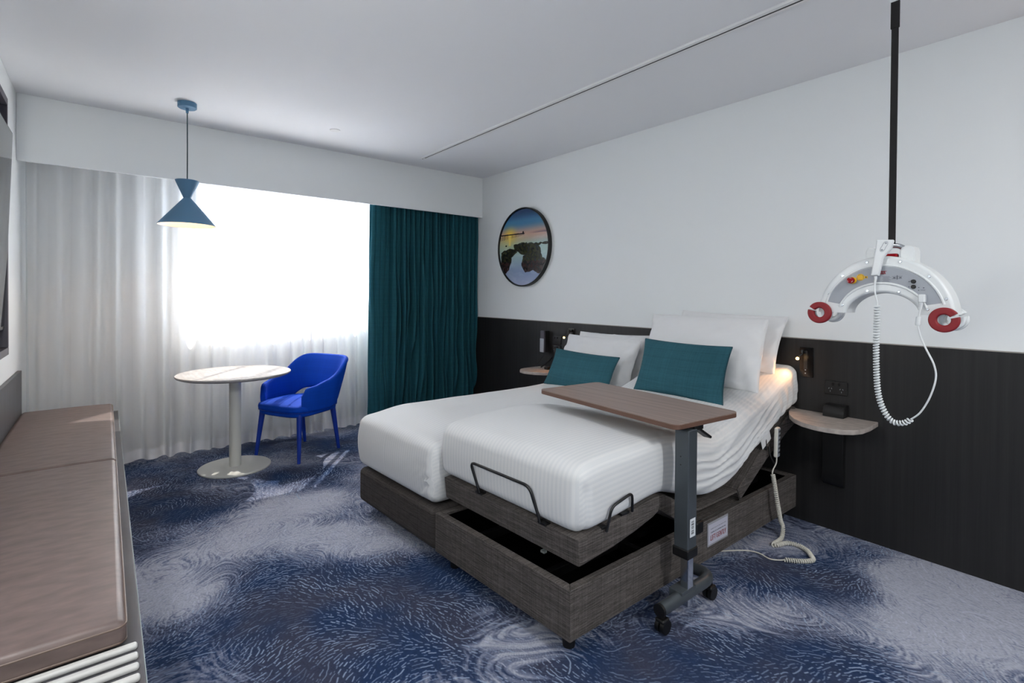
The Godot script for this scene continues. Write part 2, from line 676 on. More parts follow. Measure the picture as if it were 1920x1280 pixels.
func materials():
	M.wall = mat(Color(0.928, 0.942, 0.945), 0.9, 0, 0.3)
	M.ceiling = mat(Color(0.925, 0.93, 0.94), 0.95, 0, 0.2)
	M.white_paint = mat(Color(0.90, 0.90, 0.90), 0.5)
	M.wainscot = tri_tex(mat(Color.WHITE, 0.48, 0, 0.45), wood_tex(21, Color(0.122, 0.120, 0.122), 0.30, 0.16), Vector3(2.2, 0.55, 2.2))
	M.wainscot_edge = mat(Color(0.60, 0.58, 0.56), 0.5)
	M.laminate = tri_tex(mat(Color.WHITE, 0.42), mottled_tex(31, Color(0.285, 0.283, 0.303), 0.12, 1.0, 0.4), Vector3.ONE * 2.0)
	M.laminate_edge = mat(Color(0.56, 0.60, 0.60), 0.4)
	M.leather = tri_tex(mat(Color.WHITE, 0.46, 0, 0.5), mottled_tex(32, Color(0.435, 0.375, 0.358), 0.15, 0.8, 2.2), Vector3.ONE * 2.0)
	M.leather_trim = mat(Color(0.44, 0.37, 0.33), 0.5)
	M.slat = mat(Color(0.80, 0.80, 0.79), 0.35)
	M.black = mat(Color(0.030, 0.030, 0.033), 0.5)
	M.black_gloss = mat(Color(0.02, 0.02, 0.024), 0.18)
	M.black_metal = mat(Color(0.035, 0.035, 0.04), 0.38, 0.0, 0.6)
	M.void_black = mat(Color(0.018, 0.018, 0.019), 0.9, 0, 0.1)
	M.linen = tri_tex(mat(Color.WHITE, 0.92, 0, 0.25), fabric_tex(6, Color(0.340, 0.322, 0.312), 0.40, 0.10, 0.55), Vector3.ONE * 3.2)
	M.linen_dark = tri_tex(mat(Color.WHITE, 0.92, 0, 0.25), fabric_tex(7, Color(0.275, 0.260, 0.254), 0.34, 0.10, 0.5), Vector3.ONE * 3.2)
	M.sheet = mat(Color.WHITE, 0.62, 0, 0.35)
	M.sheet.albedo_texture = stripe_tex(Color(0.890, 0.892, 0.893), Color(0.862, 0.867, 0.874))
	M.sheet.uv1_scale = Vector3(45, 1, 1)
	M.pillow = mat(Color(0.89, 0.892, 0.895), 0.75, 0, 0.3)
	M.teal = tri_tex(mat(Color.WHITE, 0.85, 0, 0.25), fabric_tex(12, Color(0.195, 0.365, 0.410), 0.12, 0.05, 0.3), Vector3.ONE * 3.0)
	M.teal_trim = mat(Color(0.13, 0.29, 0.33), 0.8)
	M.drape = tri_tex(mat(Color.WHITE, 0.88, 0, 0.3), fabric_tex(13, Color(0.135, 0.335, 0.380), 0.10, 0.05, 0.3), Vector3.ONE * 2.6)
	M.sheer = mat(Color(0.90, 0.90, 0.90, 0.937), 0.9, 0, 0.1)
	M.sheer.transparency = BaseMaterial3D.TRANSPARENCY_ALPHA
	M.sheer.backlight_enabled = true
	M.sheer.backlight = Color(1, 1, 1)
	M.sheer_hem = mat(Color(0.95, 0.95, 0.96, 0.97), 0.9, 0, 0.1)
	M.sheer_hem.transparency = BaseMaterial3D.TRANSPARENCY_ALPHA
	M.sheer_hem.backlight_enabled = true
	M.sheer_hem.backlight = Color(0.25, 0.25, 0.25)
	M.glass = mat(Color(0.9, 0.95, 0.95, 0.06), 0.02)
	M.glass.transparency = BaseMaterial3D.TRANSPARENCY_ALPHA
	M.frame_alu = mat(Color(0.55, 0.56, 0.58), 0.4, 0.2)
	M.walnut = tri_tex(mat(Color.WHITE, 0.42, 0, 0.5), wood_tex(52, Color(0.515, 0.440, 0.408), 0.14, 0.09), Vector3(3.0, 3.0, 0.8))
	M.walnut_edge = mat(Color(0.40, 0.29, 0.24), 0.5)
	M.grey_metal = mat(Color(0.30, 0.325, 0.345), 0.38, 0.35, 0.5)
	M.chrome = mat(Color(0.80, 0.82, 0.84), 0.14, 1.0)
	M.stone = tri_tex(mat(Color.WHITE, 0.4), mottled_tex(61, Color(0.66, 0.625, 0.60), 0.16, 1.2, 0.9), Vector3.ONE * 3.0)
	M.tabletop = tri_tex(mat(Color.WHITE, 0.6, 0, 0.3), mottled_tex(62, Color(0.66, 0.65, 0.645), 0.12, 3.0, 0.6), Vector3.ONE * 1.6)
	M.table_metal = mat(Color(0.80, 0.80, 0.775), 0.4)
	M.blue = tri_tex(mat(Color.WHITE, 0.78, 0, 0.3), fabric_tex(14, Color(0.0, 0.255, 0.69), 0.10, 0.05, 0.2), Vector3.ONE * 5.0)
	M.blue_leg = mat(Color(0.0, 0.19, 0.60), 0.45)
	M.lamp_blue = mat(Color(0.335, 0.50, 0.63), 0.6)
	M.cord_green = mat(Color(0.10, 0.22, 0.24), 0.6)
	M.lamp_inner = mat(Color(0.93, 0.90, 0.86), 0.6)
	M.plastic = mat(Color(0.86, 0.875, 0.88), 0.32)
	M.plastic_cream = mat(Color(0.84, 0.83, 0.79), 0.4)
	M.plastic_grey = mat(Color(0.615, 0.635, 0.665), 0.45)
	M.red_rubber = mat(Color(0.52, 0.075, 0.115), 0.55)
	M.red = mat(Color(0.58, 0.03, 0.08), 0.5, 0.0, 0.3)
	M.red_dark = mat(Color(0.36, 0.03, 0.06), 0.35)
	M.yellow = mat(Color(0.92, 0.72, 0.06), 0.45)
	M.webbing = mat(Color(0.055, 0.045, 0.052), 0.8)
	M.print_red = mat(Color(0.55, 0.09, 0.12), 0.6)
	M.print_dark = mat(Color(0.24, 0.26, 0.30), 0.6)
	M.screen = mat(Color(0.06, 0.062, 0.068), 0.06, 0.0, 0.9)
	M.niche = mat(Color(0.30, 0.29, 0.33), 0.45)
	M.sill = mat(Color(0.9, 0.9, 0.9), 0.5)

func glow(c: Color, e: float) -> StandardMaterial3D:
	var m := mat(c, 0.6)
	m.emission_enabled = true
	m.emission = c
	m.emission_energy_multiplier = e
	return m

func omni(at: Vector3, c: Color, e: float, size: float, parent: Node3D = self) -> OmniLight3D:
	var l := OmniLight3D.new()
	l.name = "lamp_light"
	l.light_color = c
	l.light_energy = e
	l.light_size = size
	l.omni_range = 12.0
	l.omni_attenuation = 2.0
	l.shadow_enabled = true
	parent.add_child(l, true)
	l.position = at - origin_of(parent)
	return l

# ------------------------------------------------------------------ build
func _ready():
	# camera
	var cam := Camera3D.new()
	cam.name = "camera"
	var yaw := 0.6788
	var pitch := -0.0112
	var roll := 0.0070
	var fw := Vector3(sin(yaw) * cos(pitch), sin(pitch), -cos(yaw) * cos(pitch))
	var rt := Vector3(cos(yaw), 0, sin(yaw))
	var up := rt.cross(fw)
	var r2 := rt * cos(roll) + up * sin(roll)
	var u2 := up * cos(roll) - rt * sin(roll)
	cam.transform = Transform3D(Basis(r2, u2, -fw), Vector3(0, EYE, 0))
	var f := 945.1
	cam.near = 0.05
	cam.far = 100.0
	cam.projection = Camera3D.PROJECTION_FRUSTUM
	cam.keep_aspect = Camera3D.KEEP_HEIGHT
	cam.size = 1280.0 / f * cam.near
	cam.frustum_offset = Vector2(0, -(640.0 - 563.04) / f * cam.near)
	cam.current = true
	add_child(cam)

	# sky
	var env := Environment.new()
	env.background_mode = Environment.BG_SKY
	var sky := Sky.new()
	var pm := ProceduralSkyMaterial.new()
	pm.sky_top_color = Color(0.62, 0.74, 0.90)
	pm.sky_horizon_color = Color(0.93, 0.95, 0.98)
	pm.ground_horizon_color = Color(0.80, 0.82, 0.84)
	pm.ground_bottom_color = Color(0.50, 0.51, 0.52)
	pm.sky_energy_multiplier = 1.0
	pm.ground_energy_multiplier = 1.0
	env.background_energy_multiplier = E_SKY
	sky.sky_material = pm
	env.sky = sky
	env.tonemap_mode = Environment.TONE_MAPPER_LINEAR
	env.tonemap_exposure = 1.08
	env.sdfgi_enabled = true
	env.ssao_enabled = true
	env.ssil_enabled = true
	var we := WorldEnvironment.new()
	we.name = "environment"
	we.environment = env
	add_child(we)

	# sun: comes in at the window, over the table and down towards the bench
	var sun := DirectionalLight3D.new()
	sun.name = "sun"
	var el := deg_to_rad(50.0)
	var sd := Vector3(-0.6 * cos(el), -sin(el), 0.8 * cos(el))
	sun.transform = Transform3D(Basis.looking_at(sd, Vector3.UP), Vector3(2, 6, -9))
	sun.light_color = Color(1.0, 0.97, 0.93)
	sun.light_energy = E_SUN
	sun.light_angular_distance = 0.5
	sun.sky_mode = DirectionalLight3D.SKY_MODE_LIGHT_ONLY
	sun.shadow_enabled = true
	add_child(sun)

	# added fill lamps, all out of view, that brighten the room
	materials()
	fill_lamps()

	room()
	curtains()
	bench_side()
	near_bed()
	far_bed()
	pillows()
	overbed_table()
	round_table()
	armchair()
	pendant()
	wall_fittings()
	hoist()

func fill_lamps():
	# opal globe sconces added as fill on the bench wall, left of the frame
	var k := 0
	for p in [[1.72, -1.40, E_FILL_SCONCE[0]], [1.45, 1.30, E_FILL_SCONCE[1]]]:
		var at := Vector3(XL + .12, p[0], p[1])
		var t := thing("fill_sconce", ["added white globe sconce on the bench wall, out of view next to the television", "added white globe sconce on the bench wall, out of view farthest from the window"][k], "lamp", Vector3(XL, p[0] - .12, p[1]), 0.0, "added globe sconces on the bench wall")
		k += 1
		part("plate", mb().rbox(Vector3(XL + .008, p[0], p[1]), Vector3(.016, .10, .10), .004), M.white_paint, t)
		var prof := []
		for i in 17:
			var a := -PI / 2 + PI * i / 16
			prof.append(Vector2(cos(a) * .105, sin(a) * .105))
		part("globe", mb().lathe(at, prof, 32), glow(Color(0.96, 0.98, 1.0), 1.0), t)
		omni(at, Color(1.0, 1.0, 0.995), p[2], 0.10, t)
	# flush ceiling panels added as fill above and behind the viewpoint
	k = 0
	for p in [[1.35, -.80, E_FILL_PANEL[0]], [1.40, 1.60, E_FILL_PANEL[1]]]:
		var t := thing("fill_ceiling_light", ["added flush white ceiling panel light, out of view above the viewpoint", "added flush white ceiling panel light, out of view behind the viewpoint"][k], "lamp", Vector3(p[0], HC - .02, p[1]), 0.0, "added flush ceiling panel lights")
		k += 1
		part("frame", mb().rbox(Vector3(p[0], HC - .008, p[1]), Vector3(.62, .016, .32), .003), M.white_paint, t)
		part("diffuser", mb().rbox(Vector3(p[0], HC - .017, p[1]), Vector3(.58, .004, .28), .001), glow(Color(1, 1, 1), 1.0), t)
		fill_panel_light(Vector3(p[0], HC - .025, p[1]), Vector3.DOWN, Vector2(.56, .26), p[2], t)

func fill_panel_light(at: Vector3, dir: Vector3, size: Vector2, e: float, parent: Node3D):  # light of an added ceiling panel
	var l := AreaLight3D.new()
	l.name = "lamp_light"
	l.light_color = Color(1.0, 1.0, 0.995)
	l.light_energy = e
	l.area_size = size
	l.area_normalize_energy = true
	l.area_range = 12.0
	l.area_attenuation = 2.0
	l.shadow_enabled = true
	parent.add_child(l, true)
	l.transform = Transform3D(Basis.looking_at(dir, Vector3.RIGHT if dir == Vector3.DOWN else Vector3.BACK), at - origin_of(parent))

func room():
	# floor with the pattern laid on it once in view
	var b := mb()
	b.rbox(Vector3((XL + XR) / 2, -0.05, (ZW + ZF) / 2), Vector3(XR - XL + .3, 0.1, ZF - ZW + .3), 0.002, 1, Vector3i(1, 1, 1), func(_ax, _sg, o): return Vector2((o.x - CX0) / CXS, (o.z - CZ0) / CZS))
	var carpet := mat(Color.WHITE, 0.97, 0, 0.15)
	carpet.albedo_texture = carpet_tex()
	struct("floor", b, carpet, "navy and pale grey patterned carpet")
	struct("ceiling", mb().rbox(Vector3((XL + XR) / 2, HC + .06, (ZW + ZF) / 2), Vector3(XR - XL + .4, .12, ZF - ZW + .4), .002), M.ceiling)
	struct("wall_right", mb().rbox(Vector3(XR + .06, HC / 2, (ZW + ZF) / 2), Vector3(.12, HC, ZF - ZW + .3), .002), M.wall, "white wall above the bed heads")
	struct("wall_left", mb().rbox(Vector3(XL - .06, HC / 2, (ZW + ZF) / 2), Vector3(.12, HC, ZF - ZW + .3), .002), M.wall)
	struct("wall_front", mb().rbox(Vector3((XL + XR) / 2, HC / 2, ZF + .06), Vector3(XR - XL + .3, HC, .12), .002), M.wall)
	# window wall with its opening
	var wx0 := 0.67
	var wx1 := 2.95
	var wy0 := 1.20
	var wy1 := 2.47
	b = mb()
	b.rbox(Vector3((XL + wx0) / 2, HC / 2, ZW - .05), Vector3(wx0 - XL, HC, .10), .002)
	b.rbox(Vector3((XR + wx1) / 2, HC / 2, ZW - .05), Vector3(XR - wx1, HC, .10), .002)
	b.rbox(Vector3((wx0 + wx1) / 2, wy0 / 2, ZW - .05), Vector3(wx1 - wx0, wy0, .10), .002)
	b.rbox(Vector3((wx0 + wx1) / 2, (HC + wy1) / 2, ZW - .05), Vector3(wx1 - wx0, HC - wy1, .10), .002)
	struct("wall_back", b, M.wall, "white wall round the window, behind the sheer curtain")
	# window: frame, mullions, transom, panes
	var zc := ZW - .05
	b = mb()
	for x in [wx0 + .02, wx1 - .02]:
		b.rbox(Vector3(x, (wy0 + wy1) / 2, zc), Vector3(.04, wy1 - wy0, .06), .004)
	for y in [wy0 + .02, wy1 - .02]:
		b.rbox(Vector3((wx0 + wx1) / 2, y, zc), Vector3(wx1 - wx0, .04, .06), .004)
	var win := struct("window_1", b, M.frame_alu, "window behind the sheer curtain")
	for x in [1.29, 1.71, 2.3]:
		part("mullion", mb().rbox(Vector3(x, (wy0 + wy1) / 2, zc), Vector3(.024, wy1 - wy0 - .06, .04), .004), M.frame_alu, win)
	var xs := [wx0 + .03, 1.29, 1.71, 2.3, wx1 - .03]
	for i in 4:
		for y in [[wy0 + .03, wy1 - .03]]:
			part("pane", mb().rbox(Vector3((xs[i] + xs[i + 1]) / 2, (y[0] + y[1]) / 2, zc), Vector3(xs[i + 1] - xs[i] - .02, y[1] - y[0] - .02, .006), .001), M.glass, win)
	part("sill", mb().rbox(Vector3((wx0 + wx1) / 2, wy0 - .01, ZW + .01), Vector3(wx1 - wx0 + .1, .03, .10), .006, 2), M.sill, win)
	# wainscot on the bed-head wall
	b = mb()
	b.rbox(Vector3(XR - .009, HW / 2, (ZW + ZF) / 2), Vector3(.018, HW, ZF - ZW), .0015)
	var tr := struct("trim_1", b, M.wainscot, "dark timber wainscot behind the beds")
	part("cap", mb().rbox(Vector3(XR - .009, HW + .002, (ZW + ZF) / 2), Vector3(.0185, .005, ZF - ZW), .001), M.wainscot_edge, tr)
	# pelmet board that hides the curtain tracks
	struct("trim_2", mb().rbox(Vector3((XL + XR) / 2, (HC + 2.243) / 2, ZP - .01), Vector3(XR - XL, HC - 2.243, .02), .003, 2), M.wall, "white pelmet board above the curtains")

func sheer_z(x: float, t: float) -> float:
	# t: 0 at the top, 1 at the hem; wide folds by the bench, narrower ones towards the drape
	var u := x + 0.44
	var ph := TAU * (u / 0.150 + u * u * 0.55) + 1.5 * sin(x * 3.1) + 1.0 * sin(x * 7.7 + 1.0) + 0.5 * sin(x * 17.0)
	var amp := lerpf(0.022, 0.040, smoothstep(0.0, 0.9, t)) * (0.85 + 0.45 * sin(x * 5.3 + 2.0) * sin(x * 11.0))
	var s := sin(ph + 0.25 * sin(t * 3.0 + x * 4.0))
	s = signf(s) * pow(absf(s), 0.75)
	return -4.985 + amp * s + 0.006 * sin(x * 61.0 + t * 2.0) * (1 - t) + 0.012 * sin(x * 2.3)

func curtains():
	# sheer
	var top := 2.665
	var nx := 640
	var x0 := -0.44
	var x1 := 2.32
	var ys := [top, 2.45, 2.2, 1.9, 1.6, 1.3, 1.0, .7, .4, .2, .113]
	var t := thing("sheer_curtain", "white sheer curtain with vertical folds hanging across the window wall", "curtain", Vector3((x0 + x1) / 2, 0.03, -4.985))
	for kind in 2:
		var P := []
		var U := []
		for y in (ys if kind == 0 else [.115, .09, .06, .03]):
			var row := PackedVector3Array()
			for i in nx + 1:
				var x := lerpf(x0, x1, float(i) / nx)
				var tt: float = 1.0 - (y - .03) / (top - .03)
				row.append(Vector3(x + 0.012 * sin(x * 40.0) * tt, y, sheer_z(x, tt)))
			P.append(row)
		var b := mb()
		if kind == 0:
			b.grid(P)
			b.end(false)
			part("sheer", b, M.sheer, t, "", false, 80.0)
		else:
			# the hem is a folded double band
			for row in P.duplicate():
				pass
			var Q := []
			for row in P:
				Q.append(row)
			P.reverse()
			for row in P:
				var o := PackedVector3Array()
				for p in row:
					o.append(p + Vector3(0, 0, -.006))
				Q.append(o)
			b.grid(Q)
			b.end(false)
			part("hem", b, M.sheer_hem, t, "denser folded hem", false, 80.0)
	part("track", mb().rbox(Vector3((x0 + x1) / 2 + .4, HC - .012, -4.985), Vector3(x1 - x0 + .8, .024, .03), .003), M.white_paint, t)
	# teal block-out drape
	var P := []
	nx = 760
	x0 = 2.055
	x1 = 3.343
	var nz := noise(71, 1.0, 2)
	var rows := 34
	for j in rows + 1:
		var tt := float(j) / rows
		var y := lerpf(2.665, 0.02, tt)
		var row := PackedVector3Array()
		for i in nx + 1:
			var s := float(i) / nx
			var x := lerpf(x0 - .02 * tt * (1 - s), x1, s)
			# narrow pleats under the heading that run together lower down
			var w := smoothstep(0.10, 0.22, s)
			var drift := nz.get_noise_2d(s * 2.6, tt * 1.3) * 2.4 * tt + nz.get_noise_2d(s * 6.0 + 30.0, tt * 2.0) * 1.2 * tt
			var a := 1.0 - 2.0 * pow(0.5 + 0.5 * sin(s * TAU * 24.0 + drift * 2.0), 3.0)
			var c := 1.0 - 2.0 * pow(0.5 + 0.5 * sin(s * TAU * 13.0 + 0.7 + drift * 3.0), 2.5)
			var wide := sin(s * TAU * 5.0 + 0.4)
			var z := -4.815 + (0.040 * a * (1.0 - 0.45 * tt) + 0.040 * c * (0.35 + 0.65 * tt)) * (0.20 + 0.80 * w) + 0.014 * wide * tt
			z += 0.030 * sin(clampf(s / 0.16, 0, 1) * PI) * (1.0 - w)
			row.append(Vector3(x, y, z))
		P.append(row)
	var b2 := mb()
	b2.grid(P)
	b2.end(false)
	var d := thing("blockout_curtain", "dark teal pleated curtain drawn to the corner by the bed-head wall", "curtain", Vector3((x0 + x1) / 2, 0.02, -4.79))
	part("drape", b2, M.drape, d, "", false, 60.0)
	part("track", mb().rbox(Vector3(1.6, HC - .012, -4.79), Vector3(3.4, .024, .03), .003), M.white_paint, d)

func bench_side():
	# built-in bench: top, front apron, end panel, slats for luggage
	var xf := 0.072
	var y := 0.50
	var z0 := -4.69
	var z1 := 0.9
	var t := thing("bench", "long grey laminate bench along the wall under the brown cushions", "bench", Vector3((XL + xf) / 2, 0, -2.0))
	part("top", mb().rbox(Vector3((XL + xf) / 2, y - .018, (z0 + z1) / 2), Vector3(xf - XL - .004, .036, z1 - z0), .002), M.laminate, t)
	part("edge_strip", mb().rbox(Vector3(xf - .001, y - .018, (z0 + z1) / 2), Vector3(.002, .0362, z1 - z0 + .001), .0004), M.laminate_edge, t, "pale edge strip")
	part("front_panel", mb().rbox(Vector3(xf - .10, (y - .036) / 2, (z0 + z1) / 2), Vector3(.018, y - .04, z1 - z0 - .08), .002), M.laminate, t)
	part("end_panel", mb().rbox(Vector3((XL + xf - .1) / 2 - .004, (y - .036) / 2, z0 + .05), Vector3(xf - XL - .12, y - .04, .018), .002), M.laminate, t)
	var slat = mb().rbox(Vector3(), Vector3(.49, .014, .021), .0068, 3).mesh()
	var z := -1.528
	for i in 13:
		var s := part("slat", slat, M.slat, t, "raised white luggage slat" if i == 0 else "", true)
		s.position = Vector3(-0.185, y + .0055, z) - t.position
		z += .0435
	# upright back panel against the wall
	solo("bench_back_panel", mb().rbox(Vector3(XL + .012, .67, (-4.69 - .9) / 2), Vector3(.022, .34, 3.79), .002), M.laminate, "grey laminate upright panel on the wall behind the cushions", "panel", Vector3(XL + .012, .5, -2.8))
	# two cushions
	var defs := [[-4.66, -3.105, "brown leather bench cushion at the curtain end of the bench"], [-3.100, -1.545, "brown leather bench cushion nearest the luggage slats"]]
	for d in defs:
		var zc: float = (d[0] + d[1]) / 2
		var w: float = d[1] - d[0]
		var cx := (XL + .025 + .040) / 2
		var sx := .040 - (XL + .025)
		var base := Vector3(cx, y + .001, zc)
		var cu := thing("bench_cushion", d[2], "cushion", base, 0.0, "brown bench cushions")
		var b := mb()
		var hh := .062
		var nz := noise(int(zc * 100), 3.0, 2)
		b.warp = func(p: Vector3):
			var u := clampf(1.0 - absf(p.x - cx) / (sx / 2), 0, 1)
			var q := clampf(1.0 - absf(p.z - zc) / (w / 2), 0, 1)
			var crown := (pow(u, .5) * pow(q, .35)) * .016 if p.y > y + hh * .8 else 0.0
			return Vector3(p.x, p.y + crown + nz.get_noise_2d(p.x, p.z) * .0012 * float(p.y > y + .05), p.z)
		b.rbox(Vector3(cx, y + .001 + hh / 2, zc), Vector3(sx, hh, w), .020, 4, Vector3i(8, 2, 24))
		part("pad", b, M.leather, cu)
		# piping round the upper and lower seams
		for yy in [y + .014, y + .052]:
			var path := PackedVector3Array()
			var rx := sx / 2 - .001
			var rz := w / 2 - .001
			for c in [[1, 1, 0.0], [-1, 1, PI / 2], [-1, -1, PI], [1, -1, PI * 1.5]]:
				for k in 6:
					var a: float = c[2] + PI / 2 * k / 5
					path.append(Vector3(cx + c[0] * (rx - .022) + cos(a) * .0222, yy, zc + c[1] * (rz - .022) + sin(a) * .0222))
			path.append(path[0])
			part("piping", mb().tube(path, .0026, 6, false), M.leather_trim, cu)
	# television on its panel
	var tv := thing("television", "flat television tilted forward on the left wall above the bench", "television", Vector3(XL + .06, 1.16, -3.2))
	var bk := mb()
	var top_x := -0.396
	var bot_x := -0.434
	bk.warp = func(p: Vector3):
		var k := (p.y - 1.16) / (2.24 - 1.16)
		return Vector3(p.x + lerpf(bot_x, top_x, k), p.y, p.z)
	bk.rbox(Vector3(-.011, 1.70, -2.95), Vector3(.022, 1.08, 1.90), .003)
	part("case", bk, M.black, tv)
	bk = mb()
	bk.warp = func(p: Vector3):
		var k := (p.y - 1.16) / (2.24 - 1.16)
		return Vector3(p.x + lerpf(bot_x, top_x, k), p.y, p.z)
	bk.rbox(Vector3(.0005, 1.705, -2.95), Vector3(.003, 1.05, 1.88), .001)
	part("screen", bk, M.screen, tv)
	part("bracket", mb().rbox(Vector3(XL + .012, 1.75, -2.95), Vector3(.016, .4, .5), .002), M.black, tv)
	# shallow frame behind it
	var nb := thing("wall_frame", "dark grey rectangular frame on the left wall behind the television", "frame", Vector3(XL + .02, 1.03, -3.0))
	var y0 := 1.02
	var y1 := 2.43
	var za := -3.92
	var zb := -1.9
	for e in [[(y0 + .02), .04, 0], [(y1 - .02), .04, 0]]:
		part("rail", mb().rbox(Vector3(XL + .022, e[0], (za + zb) / 2), Vector3(.044, e[1], zb - za), .002), M.niche, nb)
	for e in [za + .012, zb - .012]:
		part("stile", mb().rbox(Vector3(XL + .022, (y0 + y1) / 2, e), Vector3(.044, y1 - y0 - .082, .024), .002), M.niche, nb)
	part("back_board", mb().rbox(Vector3(XL + .002, (y0 + y1) / 2, (za + zb) / 2), Vector3(.003, y1 - y0 - .08, zb - za - .05), .001), M.void_black, nb)

# near bed space: u from the foot towards the wall, w across from the near side
func BX(u: float, y: float, w: float) -> Vector3:
	return Vector3(1.345 + u - 0.055 * w * (1.0 - u / 2.0), y, -1.31 - w)

const NB_BOT := [Vector2(.06, .446), Vector2(.3, .462), Vector2(.50, .484), Vector2(.60, .482), Vector2(.72, .448), Vector2(.85, .405), Vector2(1.02, .380), Vector2(1.2, .405), Vector2(1.43, .507), Vector2(1.62, .580), Vector2(1.86, .675), Vector2(2.0, .700)]
const NB_TOP := [Vector2(.04, .705), Vector2(.12, .722), Vector2(.27, .735), Vector2(.55, .740), Vector2(.7, .728), Vector2(.9, .690), Vector2(1.02, .668), Vector2(1.15, .684), Vector2(1.34, .732), Vector2(1.59, .808), Vector2(1.86, .915), Vector2(1.95, .945), Vector2(2.0, .950)]

func warped(fn) -> MB:
	var b := mb()
	b.warp = fn
	return b

func near_bed():
	var t := thing("adjustable_bed", "adjustable bed with raised back and knees over a hollow dark grey fabric base", "bed", BX(1.0, 0, .445))
	var map := func(p: Vector3): return BX(p.x, p.y, p.z)
	var L := 1.985
	var W := .900
	var yc := .170
	var hh := .198
	# base walls, mitred at the corners
	var tk := .036
	var b: MB
	for e in [["end_board", [Vector2(0, 0), Vector2(0, W), Vector2(tk, W - tk), Vector2(tk, tk)]], ["end_board", [Vector2(L, 0), Vector2(L, W), Vector2(L - tk, W - tk), Vector2(L - tk, tk)]], ["side_board", [Vector2(0, 0), Vector2(tk, tk), Vector2(L - tk, tk), Vector2(L, 0)]], ["side_board", [Vector2(0, W), Vector2(tk, W - tk), Vector2(L - tk, W - tk), Vector2(L, W)]]]:
		b = warped(map)
		b.xf = Transform3D(Basis(Vector3(1, 0, 0), Vector3(0, 0, 1), Vector3(0, -1, 0)), Vector3(0, yc + hh / 2, 0))
		b.extrude(PackedVector2Array(e[1]), hh, .005, 2)
		part(e[0], b, M.linen, t)
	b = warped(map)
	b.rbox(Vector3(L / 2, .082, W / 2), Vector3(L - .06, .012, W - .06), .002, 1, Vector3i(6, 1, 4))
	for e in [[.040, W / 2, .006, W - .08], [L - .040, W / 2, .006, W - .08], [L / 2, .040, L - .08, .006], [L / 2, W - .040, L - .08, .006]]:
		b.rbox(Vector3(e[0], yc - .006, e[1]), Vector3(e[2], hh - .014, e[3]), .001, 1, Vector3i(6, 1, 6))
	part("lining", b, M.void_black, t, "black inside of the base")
	# lifting mechanism
	b = warped(map)
	for w in [.22, .66]:
		b.rbox(Vector3(1.0, .20, w), Vector3(1.85, .04, .03), .004, 1, Vector3i(8, 1, 1))
	b.rbox(Vector3(.55, .20, W / 2), Vector3(.03, .04, .80), .004)
	b.rbox(Vector3(.95, .17, W / 2), Vector3(.30, .07, .10), .01, 2)
	part("lift_frame", b, M.black_metal, t, "black steel lifting frame")
	b = warped(map)
	b.rbox(Vector3(.32, .135, .47), Vector3(.02, .012, .025), .002)
	part("frame_label", b, M.plastic, t)
	# feet
	for e in [[.07, .07], [.07, W - .07], [L - .07, .07], [L - .07, W - .07]]:
		var c := BX(e[0], 0, e[1])
		part("foot", mb().lathe(c, [Vector2(0, 0), Vector2(.024, 0), Vector2(.026, .03), Vector2(.02, .072), Vector2(0, .072)], 16), M.black, t)
	# platform: four padded sections that fold
	var prof := {
		"foot_section": [Vector2(.045, .441), Vector2(.2, .458), Vector2(.40, .478), Vector2(.515, .489), Vector2(.562, .487), Vector2(.565, .438), Vector2(.555, .418), Vector2(.515, .402), Vector2(.40, .378), Vector2(.25, .354), Vector2(.055, .337)],
		"thigh_section": [Vector2(.562, .488), Vector2(.60, .482), Vector2(.66, .452), Vector2(.74, .405), Vector2(.80, .365), Vector2(.84, .352), Vector2(.84, .284), Vector2(.81, .286), Vector2(.72, .325), Vector2(.64, .372), Vector2(.566, .418)],
		"seat_section": [Vector2(.842, .352), Vector2(.90, .347), Vector2(1.10, .345), Vector2(1.255, .346), Vector2(1.290, .284), Vector2(1.285, .279), Vector2(1.0, .276), Vector2(.842, .277)],
		"back_section": [Vector2(1.258, .347), Vector2(1.36, .408), Vector2(1.537, .514), Vector2(1.70, .583), Vector2(1.829, .640), Vector2(1.975, .690), Vector2(2.0, .600), Vector2(1.86, .555), Vector2(1.73, .500), Vector2(1.58, .435), Vector2(1.42, .350), Vector2(1.294, .284)]}
	for k in ["foot_section", "thigh_section", "seat_section", "back_section"]:
		var pts := PackedVector2Array(prof[k])
		b = warped(map)
		b.xf = Transform3D(Basis(), Vector3(0, 0, .002))
		b.extrude(pts, W - .006, .010, 2)
		part(k, b, M.linen, t)
		# seam piping along the near upper edge of each section
	# mattress stops: bent black rods at the foot and at the side
	var y_at := func(u: float) -> float: return curve(NB_BOT, u)
	var fr := spline_rounded([BX(.046, .440, .602), BX(.016, .588, .637), BX(.016, .588, .240), BX(.046, .440, .205)], .035)
	part("mattress_stop", mb().tube(fr, .0065, 10), M.black_metal, t, "bent black rod at the foot")
	fr = spline_rounded([BX(.190, .440, -.010), BX(.200, .540, -.026), BX(.328, .566, -.026), BX(.350, .478, -.010)], .028)
	part("mattress_stop", mb().tube(fr, .006, 10), M.black_metal, t, "bent black rod at the side")
	for e in [[.320, .474, .012, .05, .03], [.190, .452, .012, .03, .03], [.055, .443, .195, .03, .05], [.055, .443, .610, .03, .05]]:
		part("stop_plate", mb().rbox(BX(e[0], e[1], e[2]), Vector3(e[3], .011, e[4]), .003), M.black_metal, t)
	# fastening strap by the remote
	part("strap", mb().tube(PackedVector3Array([BX(1.565, .590, .004), BX(1.553, .555, -.004), BX(1.560, .505, -.004)]), .007, 6), M.black, t, "black retaining strap")
	part("hinge", mb().rbox(BX(.855, .268, -.012), Vector3(.06, .06, .022), .01, 2), M.black, t, "black hinge knuckle")
